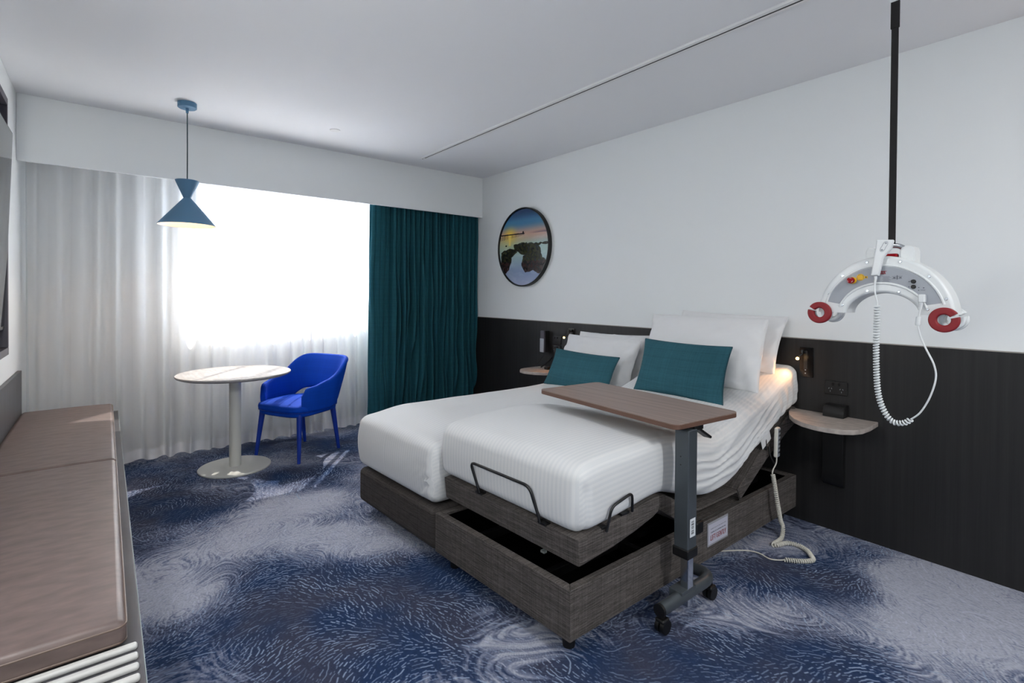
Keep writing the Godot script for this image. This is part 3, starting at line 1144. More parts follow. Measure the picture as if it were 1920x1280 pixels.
	# sign
	var sg := part("sign", mb().rbox(Vector3(2.393, .196, -1.307), Vector3(.196, .116, .004), .0012), mat(Color(0.60, 0.60, 0.63), .5), t, "white warning plate reading LIFT GENTLY")
	b = mb()
	var z := -1.3046
	b.quad(Vector3(2.302, .245, z), Vector3(2.484, .245, z), Vector3(2.484, .147, z), Vector3(2.302, .147, z), Vector2(0, 0), Vector2(1, 0), Vector2(1, 1), Vector2(0, 1))
	b.end(false)
	var lm := mat(Color(0.95, 0.95, 0.97), .5)
	lm.albedo_texture = label_tex()
	part("sign_print", b, lm, sg)
	var tm := TextMesh.new()
	tm.text = "LIFT GENTLY"
	var sf := SystemFont.new()
	sf.font_names = PackedStringArray(["Droid Sans"])
	tm.font = sf
	tm.font_size = 28
	tm.pixel_size = .00098
	tm.depth = .0008
	var w := part("lettering", tm, M.print_red, sg, "red LIFT GENTLY lettering", true)
	w.position = Vector3(2.393, .176, -1.3040) - t.position
	w.scale = Vector3(.98, 1.25, 1)

	# mattress in its fitted white striped sheet
	var mt := thing("mattress", "mattress in a white striped sheet bent by the raised bed beside the overbed table", "mattress", BX(1.0, .4, .445))
	var nz := noise(91, 6.0, 3)
	var nw := noise(93, 2.2, 2)
	var D := .272
	b = mb()
	b.warp = func(p: Vector3):
		var u := p.x
		var k := clampf((p.y + D / 2) / D, 0, 1)
		var yb := curve(NB_BOT, u)
		var yt := curve(NB_TOP, u)
		var w_ := p.z
		# crowned top, puffed sides
		var q := clampf(1.0 - absf(w_ - .463) / .463, 0, 1)
		yt += .010 * pow(q, .5) - .005
		var y := lerpf(yb, yt, k)
		var side := 1.0 if w_ < .463 else -1.0
		var edge := 1.0 - smoothstep(0.0, .09, absf(w_ - (.0 if w_ < .463 else .925)))
		var puff := .013 * sin(clampf(k, 0, 1) * PI) * edge
		# drag folds of the sheet on the near side, running towards the fold of the bed
		var near := 1.0 - smoothstep(.0, .14, w_)
		var line := (k * .27 - (u - 1.0) * .085 * (1.0 + .5 * (u - 1.0))) / .044 + nw.get_noise_2d(u * .7, k * .6) * .8
		var fold := pow(.5 + .5 * sin(line * TAU), 1.6) * 2.0 - .8
		var zone := smoothstep(.62, .95, u) * (1.0 - smoothstep(.62, 1.0, k)) * (1.0 - smoothstep(1.60, 1.75, u))
		puff += near * zone * .0048 * fold
		puff -= near * .011 * exp(-pow((u - .10 + .03 * k) / .013, 2)) * smoothstep(.85, .60, k)
		# hanging folds near the head
		puff += near * smoothstep(1.62, 1.78, u) * (1.0 - k) * .007 * sin(u * 74.0 + k * 2.0 + nw.get_noise_2d(u, k) * 2.0)
		var dy := nz.get_noise_2d(u * .30, w_ * .30) * .004 * k
		# soft arcs of creases on the top where the back lifts
		var arc := (u + .55 * (w_ - .1) * (w_ - .1) - .25 * w_) / .052 + nw.get_noise_2d(u * 1.2, w_ * 1.4) * 1.6
		dy += .0022 * sin(arc * TAU) * smoothstep(.88, 1.10, u) * (1.0 - smoothstep(1.50, 1.85, u)) * k * (1.0 - smoothstep(.20, .55, w_))
		# pinched corner seam at the foot
		var dc := Vector2(u - .045, w_ - .0).length()
		var pinch := exp(-pow(dc / .045, 2)) * (1.0 - k) * .022
		return BX(u + (pinch if u < .1 else 0.0) - .010 * sin(k * PI) * (1.0 - smoothstep(.04, .12, u)), y + dy, w_ - side * puff + pinch)
	b.rbox(Vector3(1.02, 0, .4635), Vector3(1.95, D, .923), .050, 4, Vector3i(190, 26, 46), func(ax, sg_, o):
		if ax == 1:
			return Vector2(o.z, o.x)
		if ax == 2:
			return Vector2((o.z - (D / 2 - o.y)) if sg_ < 0 else (o.z + (D / 2 - o.y)), o.x)
		return Vector2(o.z, o.y))
	part("striped_sheet", b, M.sheet, mt, "", false, 60.0)
	b = mb()
	b.xf = Transform3D(Basis(Vector3(0, 0, 1), .42), BX(1.555, .562, .0) + Vector3(0, 0, .006))
	b.rbox(Vector3(), Vector3(.11, .055, .004), .001)
	part("care_label", b, M.pillow, mt, "small white care label")

func spline_rounded(pts: Array, r: float) -> PackedVector3Array:
	var o := PackedVector3Array()
	o.append(pts[0])
	for i in range(1, pts.size() - 1):
		var a: Vector3 = pts[i] + (pts[i - 1] - pts[i]).normalized() * r
		var c: Vector3 = pts[i] + (pts[i + 1] - pts[i]).normalized() * r
		for k in 7:
			var t := k / 6.0
			o.append(a.lerp(pts[i], t).lerp((pts[i] as Vector3).lerp(c, t), t))
	o.append(pts[-1])
	return o

func far_bed():
	var map := func(p: Vector3): return BX(p.x, p.y, p.z)
	var L := 1.985
	var w0 := .912
	var w1 := 1.775
	var t := thing("ensemble_bed", "flat bed with a closed dark grey fabric base on the window side", "bed", BX(1.0, 0, 1.36))
	var b := warped(map)
	b.rbox(Vector3(L / 2 + .0, .168, (w0 + w1) / 2), Vector3(L, .212, w1 - w0), .034, 4, Vector3i(10, 2, 8))
	part("base", b, M.linen_dark, t)
	for e in [[.13, w0 + .10], [.10, w1 - .10], [L - .12, w0 + .1], [L - .12, w1 - .1]]:
		var c := BX(e[0], 0, e[1])
		b = mb()
		b.tube(PackedVector3Array([c + Vector3(0, .030, -.014), c + Vector3(0, .030, .014)]), .030, 16)
		b.rbox(c + Vector3(0, .052, 0), Vector3(.035, .036, .04), .008, 2)
		part("castor", b, M.black, t)
	var mt := thing("mattress", "mattress in a smooth white sheet on the flat bed by the teal curtain", "mattress", BX(1.0, .28, 1.36))
	var D := .36
	var nz := noise(95, 9.0, 3)
	b = mb()
	var m0 := .930
	var m1 := 1.785
	b.warp = func(p: Vector3):
		var k := clampf((p.y + D / 2) / D, 0, 1)
		var u := p.x
		var w := p.z
		var q := clampf(1.0 - absf(w - (m0 + m1) / 2) / ((m1 - m0) / 2), 0, 1)
		var fo := smoothstep(.0, .30, u)
		var yt := .622 + .055 * pow(q, .55) * fo + .02 * smoothstep(1.2, 1.9, u)
		yt -= .018 * (1.0 - fo)
		var y := lerpf(.283, yt, k)
		var bul := .020 * sin(k * PI) * (1.0 - smoothstep(0, .10, u))
		var dc := Vector2(u, w - m0).length()
		var wr := exp(-pow(dc / .13, 2)) * sin(clampf(k * 1.3, 0, 1) * PI) * absf(nz.get_noise_3d(u * 1.2, k * .9, w * 1.2)) * .034
		y += nz.get_noise_2d(u * .2, w * .2) * .004 * k
		return BX(u - bul + wr, y, w - .5 * wr + (.012 * sin(k * PI) if w > 1.4 else 0.0))
	b.rbox(Vector3(.995, 0, (m0 + m1) / 2), Vector3(1.98, D, m1 - m0), .055, 4, Vector3i(70, 12, 40), func(ax, sg_, o):
		if ax == 1:
			return Vector2(o.z, o.x)
		if ax == 2:
			return Vector2((o.z - (D / 2 - o.y)) if sg_ < 0 else (o.z + (D / 2 - o.y)), o.x)
		return Vector2(o.z, o.y))
	part("striped_sheet", b, M.sheet, mt, "", false, 60.0)

# ------------------------------------------------------------------ pillows
# c: centre, wv: half width vector, hv: half height vector, th: half thickness
func pillow_mb(c: Vector3, wv: Vector3, hv: Vector3, th: float, bow: float, sd: int, wrinkle: float, n := 36) -> MB:
	var nv := wv.cross(hv).normalized()
	var nz := noise(sd, 2.3, 4)
	var b := mb()
	for side in [1.0, -1.0]:
		var P := []
		for i in n + 1:
			var row := PackedVector3Array()
			for j in n + 1:
				# denser near the edges
				var s := sin((2.0 * i / n - 1.0) * PI / 2)
				var t := sin((2.0 * j / n - 1.0) * PI / 2)
				var ss := s * (1.0 - bow * (1.0 - t * t) * absf(s))
				var tt := t * (1.0 - bow * (1.0 - s * s) * absf(t))
				var e := (1 - s * s) * (1 - t * t)
				var z: float = th * pow(e, .42) * side
				var edge := pow(1 - e, 3.0)
				z += nz.get_noise_3d(s * 1.0 * wv.length() * 3.0, t * hv.length() * 3.0, side * 3.0) * wrinkle * pow(e, .2) * (0.5 + edge)
				row.append(c + wv * ss + hv * tt + nv * z)
			P.append(row)
		if side < 0:
			P.reverse()
		b.grid(P)
	b.end()
	return b

func pillow_edge(c: Vector3, wv: Vector3, hv: Vector3, bow: float) -> PackedVector3Array:
	var path := PackedVector3Array()
	for e in [[1, 0], [0, 1], [-1, 0], [0, -1]]:
		for k in 18:
			var q := sin((2.0 * k / 18 - 1.0) * PI / 2)
			var s: float
			var t: float
			if e[0] == 1: s = 1.0; t = q
			elif e[1] == 1: t = 1.0; s = -q
			elif e[0] == -1: s = -1.0; t = -q
			else: t = -1.0; s = q
			path.append(c + wv * s * (1.0 - bow * (1.0 - t * t) * absf(s)) + hv * t * (1.0 - bow * (1.0 - s * s) * absf(t)))
	path.append(path[0])
	return path

func pillow(called: String, label: String, bl: Vector3, br: Vector3, tl: Vector3, tr: Vector3, th: float, m: Material, trim: Material, group: String, category: String, sd: int, bow := .05, wrinkle := .012):
	var c := (bl + br + tl + tr) / 4
	var wv := ((br + tr) - (bl + tl)) / 4
	var hv := ((tl + tr) - (bl + br)) / 4
	var t := thing(called, label, category, (bl + br) / 2, 0.0, group)
	part("cover", pillow_mb(c, wv, hv, th, bow, sd, wrinkle), m, t, "", false, 70.0)
	part("piping" if trim == M.teal_trim else "seam", mb().tube(pillow_edge(c, wv, hv, bow), .0045 if trim == M.teal_trim else .0025, 6, false), trim, t)

func pillows():
	var g := "white bed pillows"
	pillow("pillow", "large white pillow at the back of the raised bed, leaning on the wall", Vector3(3.17, .90, -2.09), Vector3(3.17, .90, -1.40), Vector3(3.285, 1.275, -2.10), Vector3(3.285, 1.235, -1.33), .062, M.pillow, M.pillow, g, "pillow", 201, .05, .034)
	pillow("pillow", "large white pillow propped on the raised bed, behind its teal cushion", Vector3(2.95, .805, -2.20), Vector3(2.95, .805, -1.375), Vector3(3.15, 1.235, -2.235), Vector3(3.15, 1.235, -1.405), .075, M.pillow, M.pillow, g, "pillow", 202, .03, .036)
	pillow("pillow", "white pillow at the back of the flat bed, against the dark wall panel", Vector3(3.08, .675, -3.02), Vector3(3.08, .675, -2.30), Vector3(3.27, 1.045, -3.09), Vector3(3.27, 1.065, -2.345), .060, M.pillow, M.pillow, g, "pillow", 203, .05, .034)
	pillow("pillow", "white pillow on the flat bed, behind its teal cushion", Vector3(2.93, .665, -3.05), Vector3(2.93, .665, -2.30), Vector3(3.10, 1.035, -3.06), Vector3(3.10, 1.035, -2.30), .072, M.pillow, M.pillow, g, "pillow", 204, .04, .034)
	g = "teal lumbar cushions"
	pillow("lumbar_cushion", "larger teal cushion on the raised bed, in front of its white pillow", Vector3(2.735, .748, -2.09), Vector3(2.735, .745, -1.475), Vector3(2.90, 1.075, -2.125), Vector3(2.90, 1.065, -1.505), .060, M.teal, M.teal_trim, g, "cushion", 205, .06, .006)
	pillow("lumbar_cushion", "teal cushion on the flat bed, partly behind the overbed table", Vector3(2.755, .655, -3.00), Vector3(2.755, .655, -2.34), Vector3(2.89, .935, -2.99), Vector3(2.89, .915, -2.345), .058, M.teal, M.teal_trim, g, "cushion", 206, .06, .006)

# ------------------------------------------------------------------ overbed table
func rounded_rect(hx: float, hz: float, r: float, n := 6) -> PackedVector2Array:
	var p := PackedVector2Array()
	for c in [[1, 1, 0.0], [-1, 1, PI / 2], [-1, -1, PI], [1, -1, PI * 1.5]]:
		for k in n + 1:
			var a: float = c[2] + PI / 2 * k / n
			p.append(Vector2(c[0] * (hx - r) + cos(a) * r, c[1] * (hz - r) + sin(a) * r))
	return p

func overbed_table():
	var t := thing("overbed_table", "overbed table with a brown timber top on one grey column over the raised bed", "table", Vector3(1.93, 0, -1.2))
	var c := Vector3(2.085, .840, -1.625)
	var b := mb()
	b.xf = Transform3D(Basis(Vector3.UP, deg_to_rad(-5.0)), c) * Transform3D(Basis(Vector3.RIGHT, PI / 2), Vector3())
	var pr := rounded_rect(.224, .468, .035)
	b.extrude(pr, .004, .001, 1)
	part("top", b, M.walnut, t)
	b = mb()
	b.xf = Transform3D(Basis(Vector3.UP, deg_to_rad(-5.0)), c) * Transform3D(Basis(Vector3.RIGHT, PI / 2), Vector3(0, -.0035, 0))
	b.extrude(pr, .020, .002, 1)
	part("top_edge", b, M.walnut_edge, t, "darker timber edge band")
	# support rail under the top
	part("support_arm", mb().rbox(Vector3(1.98, .806, -1.50), Vector3(.07, .020, .66), .003), M.black_metal, t)
	b = mb()
	b.rbox(Vector3(1.931, .550, -1.2015), Vector3(.068, .51, .067), .005, 2)
	part("column", b, M.grey_metal, t)
	for y in [.690, .655]:
		var s := part("screw", mb().lathe(Vector3(), [Vector2(0, 0), Vector2(.0035, 0), Vector2(.003, .0015), Vector2(0, .002)], 10).mesh(), M.black, t, "", true)
		s.transform = Transform3D(Basis(Vector3(0, 0, 1), PI / 2), Vector3(1.8975, y, -1.205) - t.position)
	part("collar", mb().rbox(Vector3(1.931, .282, -1.2015), Vector3(.078, .042, .077), .006, 2), M.black, t, "black plastic collar")
	part("inner_post", mb().rbox(Vector3(1.937, .17, -1.195), Vector3(.042, .24, .036), .003), M.chrome, t, "bright chrome inner post")
	# sticker on the column
	b = mb()
	b.quad(Vector3(1.912, .430, -1.1674), Vector3(1.953, .430, -1.1674), Vector3(1.953, .352, -1.1674), Vector3(1.912, .352, -1.1674), Vector2(0, 0), Vector2(1, 0), Vector2(1, 1), Vector2(0, 1))
	b.end(false)
	var bm := mat(Color.WHITE, .5)
	bm.albedo_texture = barcode_tex()
	part("sticker", b, bm, t, "white barcode sticker")
	# lever
	b = mb()
	b.xf = Transform3D(Basis(Vector3(0, 0, 1), deg_to_rad(-29.0)), Vector3(2.055, .772, -1.212))
	b.rbox(Vector3(), Vector3(.155, .012, .040), .004, 2)
	part("lever", b, M.black, t, "black height lever")
	# base tube: along the bed, then under it
	var z := -1.195
	var path := spline_rounded([Vector3(1.745, .098, z), Vector3(2.165, .098, z), Vector3(2.165, .052, z - .30), Vector3(2.165, .050, z - .80)], .10)
	part("base_tube", mb().tube(path, .026, 16), M.grey_metal, t)
	part("end_cap", mb().tube(PackedVector3Array([Vector3(1.737, .098, z), Vector3(1.75, .098, z)]), .0265, 16), M.black, t)
	part("gusset", mb().rbox(Vector3(1.925, .112, z - .012), Vector3(.11, .032, .064), .003), M.grey_metal, t)
	for p in [[1.765, z], [2.135, z - .005], [2.165, z - .76], [1.765, z - .76]]:
		if p[0] < 1.8 and p[1] < z - .5:
			continue
		var q := Vector3(p[0], .029, p[1])
		b = mb()
		for s in [-.012, .012]:
			b.tube(PackedVector3Array([q + Vector3(0, 0, s - .0085), q + Vector3(0, 0, s + .0085)]), .029, 20)
		b.rbox(q + Vector3(-.004, .026, 0), Vector3(.046, .018, .044), .008, 2)
		b.tube(PackedVector3Array([q + Vector3(0, .03, 0), q + Vector3(0, .050, 0)]), .010, 10)
		part("castor", b, M.black, t)

func round_table():
	var c := Vector3(.792, 0, -4.435)
	var t := thing("round_table", "round white pedestal table under the pendant lamp by the curtain", "table", c)
	part("top", mb().lathe(c, [Vector2(0, .722), Vector2(.375, .722), Vector2(.394, .730), Vector2(.400, .738), Vector2(.400, .743), Vector2(.397, .747), Vector2(0, .747)], 72), M.tabletop, t)
	part("top_plate", mb().lathe(c, [Vector2(0, .712), Vector2(.16, .712), Vector2(.16, .722), Vector2(0, .722)], 32), M.table_metal, t)
	part("column", mb().lathe(c, [Vector2(0, .012), Vector2(.042, .012), Vector2(.042, .714), Vector2(0, .714)], 40), M.table_metal, t)
	part("base", mb().lathe(c, [Vector2(0, 0), Vector2(.252, 0), Vector2(.255, .004), Vector2(.255, .010), Vector2(.251, .014), Vector2(0, .016)], 72), M.table_metal, t)

# ------------------------------------------------------------------ armchair
func armchair():
	var t := thing("armchair", "bright blue upholstered armchair with four blue legs beside the round table", "chair", Vector3(1.31, 0, -4.53), atan2(-.89, .46))
	# seat pad, rounded front and back
	var b := mb()
	var sq := func(hx: float, hz: float, n: int, k: int) -> PackedVector2Array:
		var p := PackedVector2Array()
		for i in k:
			var a := TAU * i / k
			var cx := signf(cos(a)) * pow(absf(cos(a)), 2.0 / n)
			var sz := signf(sin(a)) * pow(absf(sin(a)), 2.0 / n)
			p.append(Vector2(cx * hx * (1.0 + .04 * sz), sz * hz))
		return p
	var ring := sq.call(.262, .268, 4, 56) as PackedVector2Array
	b.warp = func(p: Vector3):
		var d := Vector2(p.x / .262, (p.z) / .268).length()
		return p + Vector3(0, .018 * clampf(1.0 - d * d, 0, 1) if p.y > .44 else 0.0, .01)
	var lay := [[.400, .93], [.402, .97], [.412, .995], [.428, 1.0], [.444, .985], [.454, .94], [.459, .84], [.461, .6], [.461, .3], [.461, .02]]
	var P := []
	for l in lay:
		var row := PackedVector3Array()
		for p in ring:
			row.append(Vector3(p.x * l[1], l[0], p.y * l[1]))
		P.append(row)
	b.grid(P, true)
	b.fan(P[0])
	b.fan(P[-1], true)
	b.end()
	part("seat", b, M.blue, t, "", true)
	b = mb()
	P = []
	for l in [[.358, .80], [.360, .88], [.372, .955], [.392, .965], [.402, .94]]:
		var row := PackedVector3Array()
		for p in ring:
			row.append(Vector3(p.x * l[1], l[0], p.y * l[1] + .01))
		P.append(row)
	b.grid(P, true)
	b.fan(P[0])
	b.fan(P[-1], true)
	b.end()
	part("seat_frame", b, M.blue, t, "", true)
	var pip := PackedVector3Array()
	for p in ring:
		pip.append(Vector3(p.x * .985, .402, p.y * .985 + .01))
	pip.append(pip[0])
	part("piping", mb().tube(pip, .004, 6, false), M.blue_leg, t, "", true)
	# wrap-round shell: arms that rise into the back, open below at the back
	b = mb()
	P = []
	var n := 64
	var am := deg_to_rad(133.0)
	for i in n + 1:
		var s := 2.0 * i / n - 1.0
		var ph := s * am
		var q := absf(s)
		# plan: back is at -z
		var px := sin(ph)
		var pz := -cos(ph)
		var hx := .275
		var hz := .250
		var k := 2.0 / 3.0
		var base := Vector3(signf(px) * pow(absf(px), k) * hx, 0, signf(pz) * pow(absf(pz), .78) * hz)
		var nrm := Vector3(px / hx, 0, pz / hz).normalized()
		var top := curve([Vector2(0, .800), Vector2(.24, .797), Vector2(.36, .765), Vector2(.55, .672), Vector2(.78, .607), Vector2(.90, .594), Vector2(.96, .580), Vector2(1.0, .535)], q)
		var low := curve([Vector2(0, .520), Vector2(.24, .512), Vector2(.36, .480), Vector2(.48, .428), Vector2(.62, .410), Vector2(1.0, .408)], q)
		var lean := .085 * (1.0 - smoothstep(.15, .8, q)) + .018
		var th := lerpf(.022, .017, q)
		var row := PackedVector3Array()
		var sec := []
		var m := 10
		for j in m + 1:      # outside, upwards
			sec.append([float(j) / m, 1.0])
		for j in 5:          # over the rim
			sec.append([1.0, cos(PI * (j + 1) / 6.0), sin(PI * (j + 1) / 6.0)])
		for j in m + 1:      # inside, downwards
			sec.append([1.0 - float(j) / m, -1.0])
		for j in 3:
			sec.append([0.0, -cos(PI * (j + 1) / 4.0), -sin(PI * (j + 1) / 4.0)])
		for e in sec:
			var hh: float = e[0]
			var y := lerpf(low, top, hh)
			var out: float = lean * pow(clampf((y - .42) / .38, 0, 1), 1.2)
			var rim: float = e[2] * th if e.size() > 2 else 0.0
			# cushioned inside
			var fat := 1.0 + .35 * sin(hh * PI)
			row.append(base + nrm * (out + e[1] * th * (fat if e.size() < 3 else 1.0)) + Vector3(0, y + rim - (th if hh > .99 else -th) * 0.5, 0))
		P.append(row)
	b.grid(P, true)
	# rounded front ends of the arms
	for endi in [0, n]:
		var r0: PackedVector3Array = P[endi]
		var tang: Vector3 = (P[endi][3] - P[1 if endi == 0 else n - 1][3]).normalized()
		var c := Vector3()
		for p in r0:
			c += p
		c /= float(r0.size())
		var r1 := PackedVector3Array()
		for p in r0:
			r1.append(c + (p - c) * .86 + tang * .012)
		var rr := [r0, r1]
		b.grid(rr if endi == n else [r1, r0], true)
		b.fan(r1, endi == n)
	b.end()
	part("back_shell", b, M.blue, t, "", true, 60.0)
	# legs
	for e in [[-.208, .205, -.248, .238], [.208, .205, .238, .238], [-.185, -.185, -.200, -.245], [.185, -.185, .222, -.225]]:
		var path := PackedVector3Array()
		var rad := []
		for k in 7:
			var q := k / 6.0
			path.append(Vector3(lerpf(e[0], e[2], q), lerpf(.385, 0.0, q), lerpf(e[1], e[3], q)))
			rad.append(lerpf(.0235, .0135, q))
		part("leg", mb().tube(path, rad, 14), M.blue_leg, t, "", true)

func pendant():
	var c := Vector3(.446, 0, -4.175)
	var t := thing("pendant_lamp", "blue hourglass pendant lamp hanging over the round table", "lamp", Vector3(c.x, 1.83, c.z))
	part("ceiling_rose", mb().lathe(c, [Vector2(0, 2.652), Vector2(.052, 2.652), Vector2(.058, 2.657), Vector2(.058, 2.6905), Vector2(0, 2.6905)], 40), M.lamp_blue, t)
	part("cord", mb().tube(PackedVector3Array([c + Vector3(0, 2.655, 0), c + Vector3(.001, 2.4, 0), c + Vector3(0, 2.13, 0)]), .0038, 8), M.cord_green, t)
	part("cord_grip", mb().lathe(c, [Vector2(0, 2.62), Vector2(.008, 2.62), Vector2(.010, 2.652), Vector2(0, 2.652)], 16), M.lamp_blue, t)
	part("upper_cone", mb().lathe(c, [Vector2(.0705, 2.149), Vector2(.0725, 2.150), Vector2(.0725, 2.147), Vector2(.022, 2.028), Vector2(.019, 2.028), Vector2(.0705, 2.149)], 56), M.lamp_blue, t)
	part("upper_lid", mb().lathe(c, [Vector2(0, 2.128), Vector2(.060, 2.128), Vector2(.060, 2.132), Vector2(0, 2.132)], 32), M.lamp_blue, t)
	part("lower_cone", mb().lathe(c, [Vector2(.019, 2.030), Vector2(.022, 2.030), Vector2(.1745, 1.842), Vector2(.1755, 1.838), Vector2(.1735, 1.838), Vector2(.020, 2.026), Vector2(.019, 2.030)], 72), M.lamp_blue, t)
	part("inner_lining", mb().lathe(c, [Vector2(.172, 1.8385), Vector2(.1725, 1.8395), Vector2(.021, 2.023), Vector2(0, 2.024), Vector2(0, 2.0235), Vector2(.0205, 2.0225), Vector2(.172, 1.8385)], 64), M.lamp_inner, t, "white inside of the shade")
	part("bulb", mb().lathe(c + Vector3(0, 1.925, 0), [Vector2(0, -.03), Vector2(.018, -.024), Vector2(.027, -.005), Vector2(.022, .018), Vector2(.013, .045), Vector2(0, .046)], 24), glow(Color(1.0, .80, .55), 2.0), t)
	omni(c + Vector3(0, 1.925, 0), Color(1.0, .83, .64), .10, .025, t)

func wall_fittings():
	# round framed print
	var c := Vector3(XR, 1.857, -3.940)
	var R := .402
	var t := thing("framed_print", "round black framed seaside sunset print on the white wall", "picture", c - Vector3(.02, R, 0))
	var b := mb()
	b.xf = Transform3D(Basis(Vector3(0, 0, 1), PI / 2), c)
	b.lathe(Vector3(), [Vector2(R - .014, .001), Vector2(R, .001), Vector2(R, .044), Vector2(R - .002, .046), Vector2(R - .010, .046), Vector2(R - .014, .040), Vector2(R - .014, .001)], 96)
	part("frame", b, M.black, t, "deep black rim")
	b = mb()
	var x := XR - .030
	for k in 96:
		var a := TAU * k / 96
		var a2 := TAU * (k + 1) / 96
		var p := Vector2(cos(a), sin(a)) * (R - .013)
		var q := Vector2(cos(a2), sin(a2)) * (R - .013)
		b.tri(Vector3(x, c.y, c.z), Vector3(x, c.y + p.y, c.z + p.x), Vector3(x, c.y + q.y, c.z + q.x), Vector2(.5, .5), Vector2(.5 + p.x / R / 2, .5 - p.y / R / 2), Vector2(.5 + q.x / R / 2, .5 - q.y / R / 2))
	b.end(false)
	var pm := mat(Color.WHITE, .25)
	pm.albedo_texture = print_tex()
	part("print", b, pm, t, "seaside sunset print")

	# bedside shelves: half-round, the left one is the right one mirrored
	for s in 2:
		var sgn := 1.0 if s == 0 else -1.0
		var zm := func(z: float) -> float: return z if s == 0 else -4.52 - z
		var o := [Vector2(3.327, -.890), Vector2(3.18, -.884), Vector2(3.08, -.890), Vector2(3.02, -.912), Vector2(2.975, -.955), Vector2(2.955, -1.02), Vector2(2.957, -1.08), Vector2(2.985, -1.15), Vector2(3.04, -1.215), Vector2(3.12, -1.27), Vector2(3.22, -1.315), Vector2(3.327, -1.345)]
		var poly := PackedVector2Array()
		for p in o:
			poly.append(Vector2(p.x, zm.call(p.y)))
		var sh := thing("bedside_shelf", "half-round stone-topped wall shelf under the double socket, right of the beds" if s == 0 else "half-round stone-topped wall shelf near the teal curtain, left of the flat bed", "shelf", Vector3(XR - .2, .655, zm.call(-1.1)), 0.0, "bedside shelves")
		b = mb()
		b.xf = Transform3D(Basis(Vector3.RIGHT, PI / 2), Vector3(0, .680, 0))
		b.extrude(poly, .026, .003, 2)
		part("top", b, M.stone, sh)
		# black bracket plate on the wall: straight front edge, rounded foot
		var bp := PackedVector2Array([Vector2(3.325, .653), Vector2(3.185, .653), Vector2(3.185, .640), Vector2(3.27, .625), Vector2(3.285, .60), Vector2(3.285, .34), Vector2(3.29, .30), Vector2(3.305, .275), Vector2(3.325, .265)])
		b = mb()
		b.xf = Transform3D(Basis(), Vector3(0, 0, zm.call(-1.100) - .055))
		b.extrude(bp, .11, .004, 2)
		part("bracket", b, M.black, sh, "black wall bracket")

	# double socket plates
	var defs := [[.838, -1.096, "black double power socket on the panel above the right shelf"], [.944, -3.442, "black switch plate on the panel beside the wall telephone"], [.855, -3.442, "black double power socket below the switch plate by the telephone"]]
	var k := 0
	for d in defs:
		var so := thing("power_socket", d[2], "socket", Vector3(XR - .02, d[0], d[1]), 0.0, "black wall plates")
		part("plate", mb().rbox(Vector3(XR - .0235, d[0], d[1]), Vector3(.011, .078, .117), .003, 2), M.black, so)
		for q in [-.029, .029]:
			if k != 1:
				b = mb()
				for h in [[-.007, .006, .5], [.007, .006, -.5], [0.0, -.010, 0.0]]:
					b.xf = Transform3D(Basis(Vector3.RIGHT, h[2]), Vector3(XR - .0292, d[0] - .010 + h[1], d[1] + q + h[0]))
					b.rbox(Vector3(), Vector3(.0006, .008, .002), .0002)
				part("outlet", b, M.plastic_grey, so)
			b = mb()
			b.rbox(Vector3(XR - .0300, d[0] + .022, d[1] + q * .55), Vector3(.003, .016, .010), .001)
			part("switch", b, M.black_gloss, so)
		k += 1

	# reading lamps: plate, stalk, head
	for s in 2:
		var zc := -1.258 if s == 0 else -3.245
		var yc := .972
		var z_s := -1.0 if s == 0 else 1.0
		var l := thing("reading_lamp", "small lit reading lamp on a black wall plate above the right shelf" if s == 0 else "small lit reading lamp on a black wall plate behind the flat bed", "lamp", Vector3(XR - .02, yc - .09, zc), 0.0, "black reading lamps")
		if s == 0:
			part("plate", mb().rbox(Vector3(XR - .0225, yc, zc), Vector3(.009, .180, .076), .002), M.black_gloss, l)
			part("inset", mb().rbox(Vector3(XR - .0272, yc + .015, zc - .004), Vector3(.002, .11, .020), .001), M.black_metal, l)
			for y in [.925, .905]:
				part("button", mb().rbox(Vector3(XR - .0275, y, zc - .004), Vector3(.002, .007, .007), .001), M.plastic_grey, l)
		else:
			part("plate", mb().rbox(Vector3(XR - .0225, 1.02, zc), Vector3(.009, .095, .076), .002), M.black_gloss, l)
		var head := Vector3(3.262, 1.003, -1.284) if s == 0 else Vector3(3.250, .990, -3.265)
		var root := Vector3(XR - .026, 1.03, zc - .01) if s == 0 else Vector3(XR - .026, 1.035, zc + .0)
		var path := spline([root, root + Vector3(-.03, .012, -.006), head + Vector3(.028, .022, .012), head + Vector3(.008, .006, .004)], .006)
		part("stalk", mb().tube(path, .009 if s == 1 else .007, 10), M.black_metal, l)
		b = mb()
		var prof := []
		for i in 9:
			var a := -PI / 2 + PI * i / 8
			prof.append(Vector2(cos(a) * .0095, sin(a) * .0095))
		b.lathe(head + Vector3(-.006, -.006, 0), prof, 16)
		part("bulb", b, glow(Color(1.0, .80, .50), 6.0), l, "glowing warm lens")
		var aim := Vector3(-.72, -.55, -.30) if s == 0 else Vector3(-.62, -.75, .12)
		var sp := SpotLight3D.new()
		sp.name = "lamp_light"
		sp.light_color = Color(1.0, .70, .42)
		sp.light_energy = .075 if s == 0 else .08
		sp.light_size = .02
		sp.spot_range = 8.0
		sp.spot_attenuation = 2.0
		sp.spot_angle = 62.0
		sp.spot_angle_attenuation = 1.0
		sp.shadow_enabled = true
		l.add_child(sp, true)
		sp.transform = Transform3D(Basis.looking_at(aim.normalized(), Vector3.UP), head + Vector3(-.018, -.012, 0) - l.position)

	# charging dock on the right shelf
	b = mb()
	var dp := PackedVector2Array([Vector2(3.322, .6805), Vector2(3.246, .6805), Vector2(3.245, .700), Vector2(3.250, .722), Vector2(3.262, .738), Vector2(3.285, .747), Vector2(3.322, .748)])
	b.xf = Transform3D(Basis(), Vector3(0, 0, -1.140))
	b.extrude(dp, .108, .003, 2)
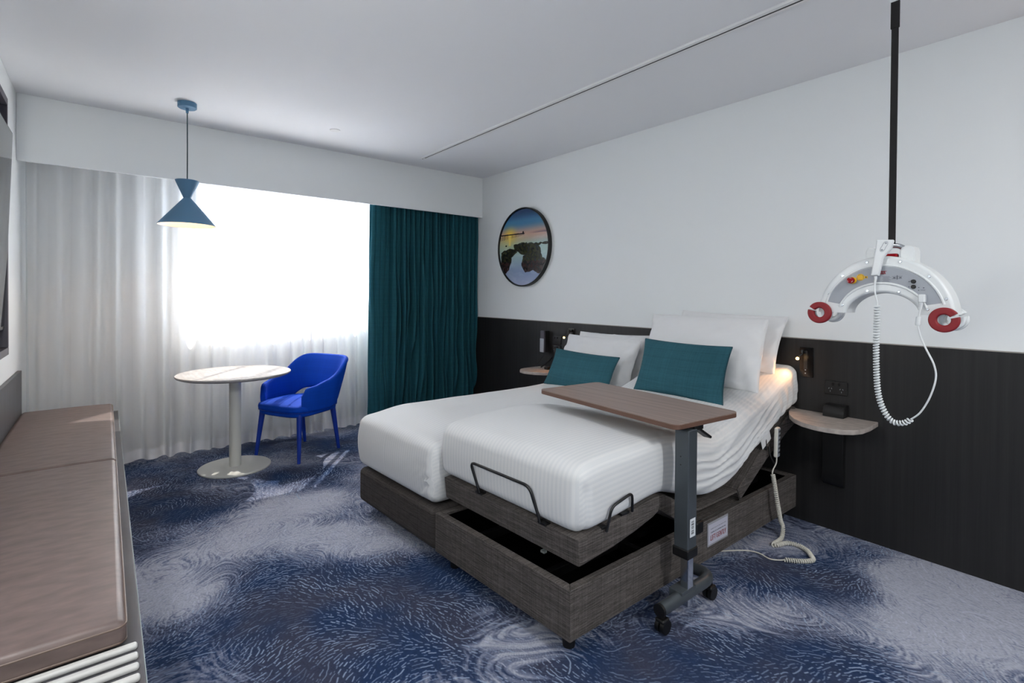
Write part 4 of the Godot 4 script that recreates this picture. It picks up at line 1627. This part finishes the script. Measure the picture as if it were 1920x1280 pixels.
	solo("charging_dock", b, M.black, "small black docking block on the right stone shelf under the socket", "dock", Vector3(3.284, .6805, -1.086))

	# telephone on the wall by the teal curtain
	var ph := thing("wall_telephone", "slim black and grey telephone handset fixed to the dark panel above the left shelf", "telephone", Vector3(3.30, .82, -3.57))
	part("cradle", mb().rbox(Vector3(3.296, .925, -3.566), Vector3(.062, .205, .050), .005, 2), M.black, ph)
	part("handset", mb().rbox(Vector3(3.258, .925, -3.566), Vector3(.020, .208, .050), .005, 2), M.niche, ph)
	part("grip", mb().rbox(Vector3(3.2475, .889, -3.566), Vector3(.010, .130, .050), .004, 2), M.plastic_grey, ph, "pale grey lower grip")
	part("cord", mb().tube(spline([Vector3(3.27, .822, -3.56), Vector3(3.26, .79, -3.565), Vector3(3.235, .74, -3.585), Vector3(3.20, .688, -3.60)], .01), .005, 8), M.black, ph)
	b = mb()
	b.tube(spline([Vector3(3.318, .775, -3.50), Vector3(3.30, .76, -3.50), Vector3(3.25, .72, -3.51), Vector3(3.20, .689, -3.525)], .01), .007, 8)
	solo("plug_block", mb().rbox(Vector3(3.19, .694, -3.42), Vector3(.05, .026, .05), .006, 2), M.black, "small black plug block lying on the left stone shelf", "plug", Vector3(3.19, .681, -3.42))
	solo("charger_lead", b, M.black, "short black lead lying on the left stone shelf", "cable", Vector3(3.2, .682, -3.47))

	# ceiling vent disc
	b = mb()
	b.lathe(Vector3(1.448, 0, -4.09), [Vector2(0, HC - .008), Vector2(.034, HC - .008), Vector2(.040, HC - .004), Vector2(.041, HC), Vector2(0, HC)], 32)
	solo("ceiling_sensor", b, M.white_paint, "small round white sensor cover on the ceiling by the pelmet", "sensor", Vector3(1.448, HC - .008, -4.09))

	# unseen lamp past the right edge, placed to warm the wall there
	var wl := thing("unseen_wall_lamp", "unseen warm lamp on the bed-head wall, out of view past the right of the frame", "lamp", Vector3(XR - .06, 1.85, .42))
	part("plate", mb().rbox(Vector3(XR - .008, 1.93, .42), Vector3(.016, .16, .08), .003), M.white_paint, wl)
	b = mb()
	var pf := []
	for i in 13:
		var a := -PI / 2 + PI * i / 12
		pf.append(Vector2(cos(a) * .055, sin(a) * .055))
	b.lathe(Vector3(XR - .085, 1.93, .42), pf, 24)
	part("globe", b, glow(Color(1.0, .84, .66), 1.2), wl)
	omni(Vector3(XR - .085, 1.93, .42), Color(1.0, .82, .64), E_WARM, .05, wl)

# ------------------------------------------------------------------ ceiling hoist
const HZ := -0.622
func arch_pt(th: float, r: float) -> Vector2:
	# r 0 = inner edge, 1 = outer edge of the spreader bar; (z, y)
	var i := Vector2(cos(th) * .118, 1.300 + sin(th) * .087)
	var o := Vector2(cos(th) * .222, 1.292 + sin(th) * .238)
	var p := i.lerp(o, r)
	return Vector2(p.x + HZ, p.y)

func hoist():
	var x0 := 2.335
	var depth := .115
	# track in the ceiling
	var tr := thing("ceiling_track", "slim white hoist track running along the ceiling above the beds", "track", Vector3(2.395, HC - .016, -1.6))
	for s in [-.017, .017]:
		part("rail", mb().rbox(Vector3(2.395 + s, HC - .007, -1.15), Vector3(.022, .014, 6.45), .002), M.white_paint, tr)
	part("slot", mb().rbox(Vector3(2.395, HC - .0065, -1.15), Vector3(.0125, .012, 6.44), .0005), M.black, tr, "dark slot of the track")
	part("end_stop", mb().rbox(Vector3(2.395, HC - .012, -4.33), Vector3(.03, .012, .02), .002), M.white_paint, tr)

	var t := thing("patient_hoist", "white arched patient hoist with red hooks hanging on a black strap from the ceiling", "hoist", Vector3(x0 + depth / 2, 1.28, HZ))
	# strap
	var sx := 2.392
	part("strap", mb().rbox(Vector3(sx, 2.03, -.604), Vector3(.006, .93, .0235), .002), M.webbing, t)
	part("strap_sleeve", mb().rbox(Vector3(sx, 2.468, -.604), Vector3(.010, .105, .029), .003, 2), M.webbing, t)
	part("trolley_hook", mb().rbox(Vector3(sx, 2.548, -.604), Vector3(.02, .06, .034), .008, 2), M.plastic, t)
	part("trolley", mb().rbox(Vector3(2.395, 2.640, -.604), Vector3(.030, .13, .05), .006, 2), M.white_paint, t)
	# arched body
	var b := mb()
	var P := []
	var n := 48
	var sec := []
	var bev := .012
	for c in [[1, 1, 0.0], [0, 1, PI / 2], [0, 0, PI], [1, 0, PI * 1.5]]:
		for k in 5:
			var a: float = c[2] + PI / 2 * k / 4
			sec.append([c[0], c[1], cos(a), sin(a)])
	for i in n + 1:
		var th := lerpf(deg_to_rad(4.0), deg_to_rad(176.0), float(i) / n)
		var wid := (arch_pt(th, 1) - arch_pt(th, 0)).length()
		var row := PackedVector3Array()
		for e in sec:
			var r: float = (bev / wid if e[0] == 0 else 1.0 - bev / wid) + e[2] * bev / wid
			var d: float = (bev if e[1] == 0 else depth - bev) + e[3] * bev
			var p := arch_pt(th, r)
			row.append(Vector3(x0 + d, p.y, p.x))
		P.append(row)
	b.grid(P, true)
	b.fan(P[0])
	b.fan(P[-1], true)
	b.end()
	part("body", b, M.plastic, t)
	# raised inner rib and recessed control panel
	for rr in [[.22, .30, "rib"], [.72, .78, "rib"]]:
		b = mb()
		var path := PackedVector3Array()
		for i in 41:
			var th := lerpf(deg_to_rad(15.0), deg_to_rad(165.0), i / 40.0)
			var p := arch_pt(th, (rr[0] + rr[1]) / 2)
			path.append(Vector3(x0 + .001, p.y, p.x))
		b.tube(path, .0045, 8)
		part("rib", b, M.plastic, t)
	var panel_poly := PackedVector2Array()
	for i in 33:
		var th := lerpf(deg_to_rad(17.0), deg_to_rad(163.0), i / 32.0)
		panel_poly.append(arch_pt(th, .71))
	for i in 33:
		var th := lerpf(deg_to_rad(160.0), deg_to_rad(20.0), i / 32.0)
		panel_poly.append(arch_pt(th, .30))
	b = mb()
	# outline lies in (z, y); turn it to face -x
	b.xf = Transform3D(Basis(Vector3(0, 0, 1), Vector3(0, 1, 0), Vector3(-1, 0, 0)), Vector3(x0 + .001, 0, 0))
	b.extrude(panel_poly, .0022, .0006, 1)
	part("control_panel", b, M.plastic_grey, t, "grey control panel")
	# screws
	var screw = mb().lathe(Vector3(), [Vector2(0, 0), Vector2(.0052, 0), Vector2(.0052, .0018), Vector2(.0040, .003), Vector2(.0022, .003), Vector2(.0020, .0015), Vector2(0, .0015)], 16).mesh()
	for p in [[1.507, -.669], [1.505, -.562], [1.447, -.476], [1.366, -.427], [1.455, -.754], [1.380, -.801], [1.395, -.667], [1.391, -.565], [1.327, -.479], [1.338, -.753]]:
		var s := part("screw", screw, M.chrome, t, "", true)
		s.transform = Transform3D(Basis(Vector3(0, 0, 1), PI / 2), Vector3(x0 + .0005, p[0], p[1]) - t.position)
	# upright lugs, lifting bar and red release
	for z in [-.664, -.546]:
		b = mb()
		var w := .017 if z < -.6 else .024
		var lp := PackedVector2Array([Vector2(z - w, 1.50), Vector2(z + w, 1.50), Vector2(z + w, 1.548), Vector2(z + w * .8, 1.560), Vector2(z + w * .35, 1.566), Vector2(z - w * .35, 1.566), Vector2(z - w * .8, 1.560), Vector2(z - w, 1.548)])
		b.xf = Transform3D(Basis(Vector3(0, 0, 1), Vector3(0, 1, 0), Vector3(-1, 0, 0)), Vector3(2.43, 0, 0))
		b.extrude(lp, .075, .006, 2)
		part("lug", b, M.plastic, t)
	part("lifting_bar", mb().tube(spline([Vector3(2.392, 1.548, -.655), Vector3(2.392, 1.568, -.625), Vector3(2.392, 1.570, -.585), Vector3(2.392, 1.552, -.555)], .006), .010, 14), M.chrome, t, "chrome lifting bar")
	part("release_handle", mb().rbox(Vector3(2.372, 1.531, -.603), Vector3(.030, .016, .050), .006, 2), M.red, t, "red release handle")
	# hooks: red front discs with a gap, white barrels behind
	for e in [[-.832, 1.305, 155.0], [-.430, 1.291, 25.0]]:
		for dz in 2:
			var xh := x0 - .022 if dz == 0 else x0 + depth - .012
			for q in 2:
				var col = M.red_rubber if q == 0 and dz == 0 else M.plastic
				var xa: float = xh + (0.0 if q == 0 else .022)
				var xb: float = xh + (.022 if q == 0 else .050)
				if dz == 1:
					xa = xh + (.030 if q == 0 else 0.0)
					xb = xh + (.046 if q == 0 else .030)
				var ro := .0445 if q == 0 else .040
				var ri := .0195 if q == 0 else .024
				b = mb()
				var Q := []
				var gap := 9.0
				var rb := .006
				for i in 41:
					var a := deg_to_rad(float(e[2]) + gap + (360.0 - 2 * gap) * i / 40.0)
					var row := PackedVector3Array()
					for cc in [[1, 1, 0.0], [0, 1, PI / 2], [0, 0, PI], [1, 0, PI * 1.5]]:
						for k in 4:
							var an: float = cc[2] + PI / 2 * k / 3
							var r: float = (ri + rb if cc[0] == 0 else ro - rb) + cos(an) * rb
							var xx: float = (xa + rb if cc[1] == 0 else xb - rb) + sin(an) * rb
							row.append(Vector3(xx, e[1] + sin(a) * r, e[0] + cos(a) * r))
					Q.append(row)
				b.grid(Q, true)
				b.fan(Q[0])
				b.fan(Q[-1], true)
				b.end()
				part("hook" if q == 0 else "hook_barrel", b, col, t, "red rubber-faced hook" if (q == 0 and dz == 0) else "")
	# emergency button
	var ec := Vector3(x0 - .001, 1.437, -.716)
	b = mb()
	b.xf = Transform3D(Basis(Vector3(0, 0, 1), PI / 2), ec)
	b.lathe(Vector3(), [Vector2(0, 0), Vector2(.0135, 0), Vector2(.0135, .010), Vector2(.012, .012), Vector2(0, .012)], 24)
	part("stop_collar", b, M.yellow, t, "yellow collar of the stop button")
	b = mb()
	b.xf = Transform3D(Basis(Vector3(0, 0, 1), PI / 2), ec)
	b.lathe(Vector3(), [Vector2(0, .012), Vector2(.010, .012), Vector2(.0125, .020), Vector2(.0125, .030), Vector2(.0112, .033), Vector2(0, .0335)], 24)
	var stp := part("stop_button", b, M.red, t, "red mushroom stop button")
	for q in 3:
		var path := PackedVector3Array()
		for i in 7:
			var a := deg_to_rad(q * 120.0 + 60.0 + i * 8.0)
			path.append(ec + Vector3(-.0335, sin(a) * .0088, cos(a) * .0088))
		part("arrow_mark", mb().tube(path, .0007, 5), M.plastic, stp)
	# yellow round tag with dark ring of print
	b = mb()
	b.xf = Transform3D(Basis(Vector3(0, 0, 1), PI / 2), Vector3(x0 - .0005, 1.449, -.690))
	b.lathe(Vector3(), [Vector2(0, 0), Vector2(.0135, 0), Vector2(.0135, .0015), Vector2(0, .002)], 28)
	b.xf = Transform3D(Basis(), Vector3())
	b.rbox(Vector3(x0 - .001, 1.449, -.672), Vector3(.002, .009, .012), .0008)
	var tg := part("warning_tag", b, M.yellow, t, "yellow round warning tag")
	b = mb()
	for i in 22:
		var a := TAU * i / 22
		b.xf = Transform3D(Basis(Vector3.RIGHT, -a), Vector3(x0 - .0026, 1.449 + sin(a) * .0105, -.690 + cos(a) * .0105))
		if i % 5 != 4:
			b.rbox(Vector3(), Vector3(.0004, .0018, .0014), .0001)
	b.xf = Transform3D()
	b.rbox(Vector3(x0 - .0022, 1.449, -.6715), Vector3(.0006, .005, .004), .0002)
	part("tag_print", b, M.print_dark, tg)
	# up and down push buttons with their marks
	for y in [1.4295, 1.410]:
		b = mb()
		b.xf = Transform3D(Basis(Vector3(0, 0, 1), PI / 2), Vector3(x0 - .001, y, -.521))
		b.lathe(Vector3(), [Vector2(0, 0), Vector2(.0078, 0), Vector2(.0078, .004), Vector2(.006, .006), Vector2(0, .006)], 20)
		part("push_button", b, M.black, t, "black push button")
	b = mb()
	for q in [[1.4295, -.5345, .003, .003], [1.410, -.5345, .003, .003], [1.407, -.5055, .003, .003], [1.406, -.491, .003, .004], [1.397, -.5055, .003, .003], [1.3975, -.4935, .0012, .014], [1.446, -.571, .016, .0022], [1.445, -.580, .003, .007], [1.445, -.561, .003, .007], [1.450, -.562, .0008, .014], [1.450, -.580, .0008, .014], [1.441, -.562, .0008, .012], [1.441, -.581, .0008, .012]]:
		b.rbox(Vector3(x0 - .0015, q[0], q[1]), Vector3(.0006, q[2], q[3]), .0002)
	for i in 7:
		b.rbox(Vector3(x0 - .0015, 1.4500 - i * .0032, -.6065 + (.004 if i % 3 == 1 else 0.0)), Vector3(.0006, .0007, .024 - (.006 if i % 3 == 2 else 0.0)), .0002)
	part("panel_marks", b, M.print_dark, t, "fine dark print on the panel")
	# the visible end of the red logo: italic strokes
	b = mb()
	var zi := -.6245
	for q in [.0035, .0035, .0035, .0042]:
		b.xf = Transform3D(Basis(Vector3.RIGHT, -.22), Vector3(x0 - .0015, 1.4655, zi))
		b.rbox(Vector3(), Vector3(.0008, .0125, q * .75), .0002)
		zi += q + .0012
	b.xf = Transform3D()
	b.rbox(Vector3(x0 - .0015, 1.4706, -.614), Vector3(.0008, .0022, .019), .0002)
	b.rbox(Vector3(x0 - .0015, 1.4610, -.6185), Vector3(.0008, .0022, .012), .0002)
	part("logo", b, M.print_red, t, "red logo lettering")

	# hand control hung on the hoist, with its coiled lead
	var h := thing("hand_control", "white hand control hung on the hoist with a white coiled lead", "remote", Vector3(2.31, 1.45, -.62))
	var hp := PackedVector2Array([Vector2(-.6325, 1.590), Vector2(-.628, 1.592), Vector2(-.581, 1.588), Vector2(-.578, 1.584), Vector2(-.584, 1.556), Vector2(-.600, 1.535), Vector2(-.609, 1.522), Vector2(-.622, 1.458), Vector2(-.624, 1.453), Vector2(-.648, 1.453), Vector2(-.6495, 1.458), Vector2(-.640, 1.522), Vector2(-.639, 1.540), Vector2(-.635, 1.560)])
	b = mb()
	b.xf = Transform3D(Basis(Vector3(0, 0, 1), Vector3(0, 1, 0), Vector3(-1, 0, 0)), Vector3(x0 - .008, 0, 0))
	b.extrude(hp, .020, .005, 3)
	part("body", b, M.plastic, h)
	# keypad outline: two lobes
	var key := PackedVector3Array()
	var kc1 := Vector2(-.601, 1.576)
	var kc2 := Vector2(-.613, 1.551)
	for i in 41:
		var a := TAU * i / 40
		var w := .0065 + .0030 * absf(sin(a))
		var ax := (kc1 - kc2).normalized()
		var pp := (kc1 + kc2) / 2 + ax * sin(a) * .0205 + Vector2(-ax.y, ax.x) * cos(a) * (w if absf(sin(a)) > .1 else .0062)
		key.append(Vector3(x0 - .0285, pp.y, pp.x))
	part("keypad_outline", mb().tube(key, .0007, 5, false), M.plastic_grey, h)
	for q in [kc1, kc2]:
		part("button", mb().rbox(Vector3(x0 - .0285, q.y, q.x), Vector3(.002, .006, .006), .001), M.plastic_grey, h)
	part("strain_relief", mb().tube(PackedVector3Array([Vector3(x0 - .018, 1.454, -.636), Vector3(x0 - .018, 1.443, -.635), Vector3(x0 - .018, 1.425, -.637)]), [.0058, .0048, .0038], 12), M.plastic, h)
	var xh := x0 - .018
	b = mb()
	b.tube(spline([Vector3(xh, 1.428, -.637), Vector3(xh, 1.40, -.6375), Vector3(xh, 1.375, -.634), Vector3(xh, 1.352, -.629), Vector3(xh, 1.335, -.629)], .006), .0029, 8)
	part("lead", b, M.plastic, h)
	var drop := spline([Vector3(xh, 1.337, -.6285), Vector3(xh, 1.20, -.630), Vector3(xh, 1.07, -.627), Vector3(xh, .99, -.619), Vector3(xh, .935, -.601), Vector3(xh, .905, -.580), Vector3(xh, .898, -.560), Vector3(xh, .905, -.535), Vector3(xh, .920, -.519)], .01)
	part("coiled_lead", mb().tube(helix(drop, .0080, .0105, 10), .0032, 6), M.plastic, h)
	b = mb()
	b.tube(spline([Vector3(xh, .920, -.519), Vector3(xh, .95, -.492), Vector3(xh, 1.01, -.465), Vector3(xh, 1.08, -.449), Vector3(xh, 1.13, -.455), Vector3(xh, 1.18, -.476), Vector3(xh, 1.22, -.492), Vector3(xh, 1.27, -.503), Vector3(xh, 1.31, -.499), Vector3(xh, 1.335, -.496)], .008), .0030, 8)
	part("lead", b, M.plastic, h)
	part("ferrite", mb().tube(PackedVector3Array([Vector3(xh, 1.268, -.5025), Vector3(xh, 1.272, -.5025), Vector3(xh, 1.297, -.5005), Vector3(xh, 1.300, -.5003)]), [.007, .0085, .0085, .007], 14), M.plastic, h)
	b = mb()
	b.tube(PackedVector3Array([Vector3(xh, 1.328, -.4965), Vector3(xh, 1.352, -.494)]), [.0042, .0068], 12)
	b.rbox(Vector3(xh + .006, 1.367, -.4925), Vector3(.026, .030, .020), .004, 2)
	part("plug", b, M.plastic, h)

	# bed remote hooked on the mattress, its coil lying on the carpet
	var rm := thing("bed_remote", "slim white remote hanging from the raised bed with a coiled cord to the carpet", "remote", Vector3(2.965, .45, -1.285))
	b = mb()
	var bas := Basis(Vector3(0, 1, 0), deg_to_rad(10.0)) * Basis(Vector3(0, 0, 1), deg_to_rad(-4.0))
	b.xf = Transform3D(bas, Vector3(2.965, .545, -1.272))
	b.rbox(Vector3(), Vector3(.052, .168, .022), .009, 3)
	part("case", b, M.plastic_cream, rm)
	b = mb()
	b.xf = Transform3D(bas, Vector3(2.965, .545, -1.272))
	b.rbox(Vector3(0, 0, .0105), Vector3(.044, .158, .003), .001)
	part("face", b, M.plastic_grey, rm)
	for i in 6:
		for q in [-.010, .010]:
			b = mb()
			b.xf = Transform3D(bas, Vector3(2.965, .545, -1.272))
			b.rbox(Vector3(q, .062 - i * .0235, .012), Vector3(.011, .012, .003), .001)
			part("button", b, M.black, rm)
	part("hanger", mb().tube(spline([Vector3(2.93, .520, -1.300), Vector3(2.925, .47, -1.290), Vector3(2.94, .43, -1.275), Vector3(2.958, .440, -1.272), Vector3(2.963, .465, -1.272)], .01), .005, 8), M.black, rm)
	var cc = M.plastic_cream
	part("cord", mb().tube(spline([Vector3(2.955, .462, -1.268), Vector3(2.945, .430, -1.266), Vector3(2.905, .405, -1.264), Vector3(2.893, .385, -1.264), Vector3(2.903, .372, -1.264)], .006), .0035, 8), cc, rm)
	var fall := spline([Vector3(2.900, .378, -1.264), Vector3(2.925, .30, -1.262), Vector3(2.936, .20, -1.250), Vector3(2.985, .10, -1.255), Vector3(3.005, .055, -1.250), Vector3(2.95, .016, -1.235), Vector3(2.855, .0125, -1.235), Vector3(2.845, .0125, -1.222), Vector3(2.865, .0125, -1.212), Vector3(2.92, .0125, -1.195), Vector3(2.945, .0125, -1.150), Vector3(2.925, .0125, -1.095), Vector3(2.880, .0125, -1.055), Vector3(2.845, .0125, -1.033), Vector3(2.805, .0125, -1.045), Vector3(2.760, .0125, -1.085), Vector3(2.730, .0125, -1.125)], .01)
	part("coiled_cord", mb().tube(helix(fall, .0088, .0108, 10), .0037, 6), cc, rm)
	part("cord", mb().tube(spline([Vector3(2.730, .012, -1.125), Vector3(2.715, .006, -1.145), Vector3(2.69, .005, -1.185), Vector3(2.705, .005, -1.245), Vector3(2.68, .005, -1.30), Vector3(2.60, .005, -1.36), Vector3(2.50, .005, -1.42)], .01), .0032, 8), cc, rm)
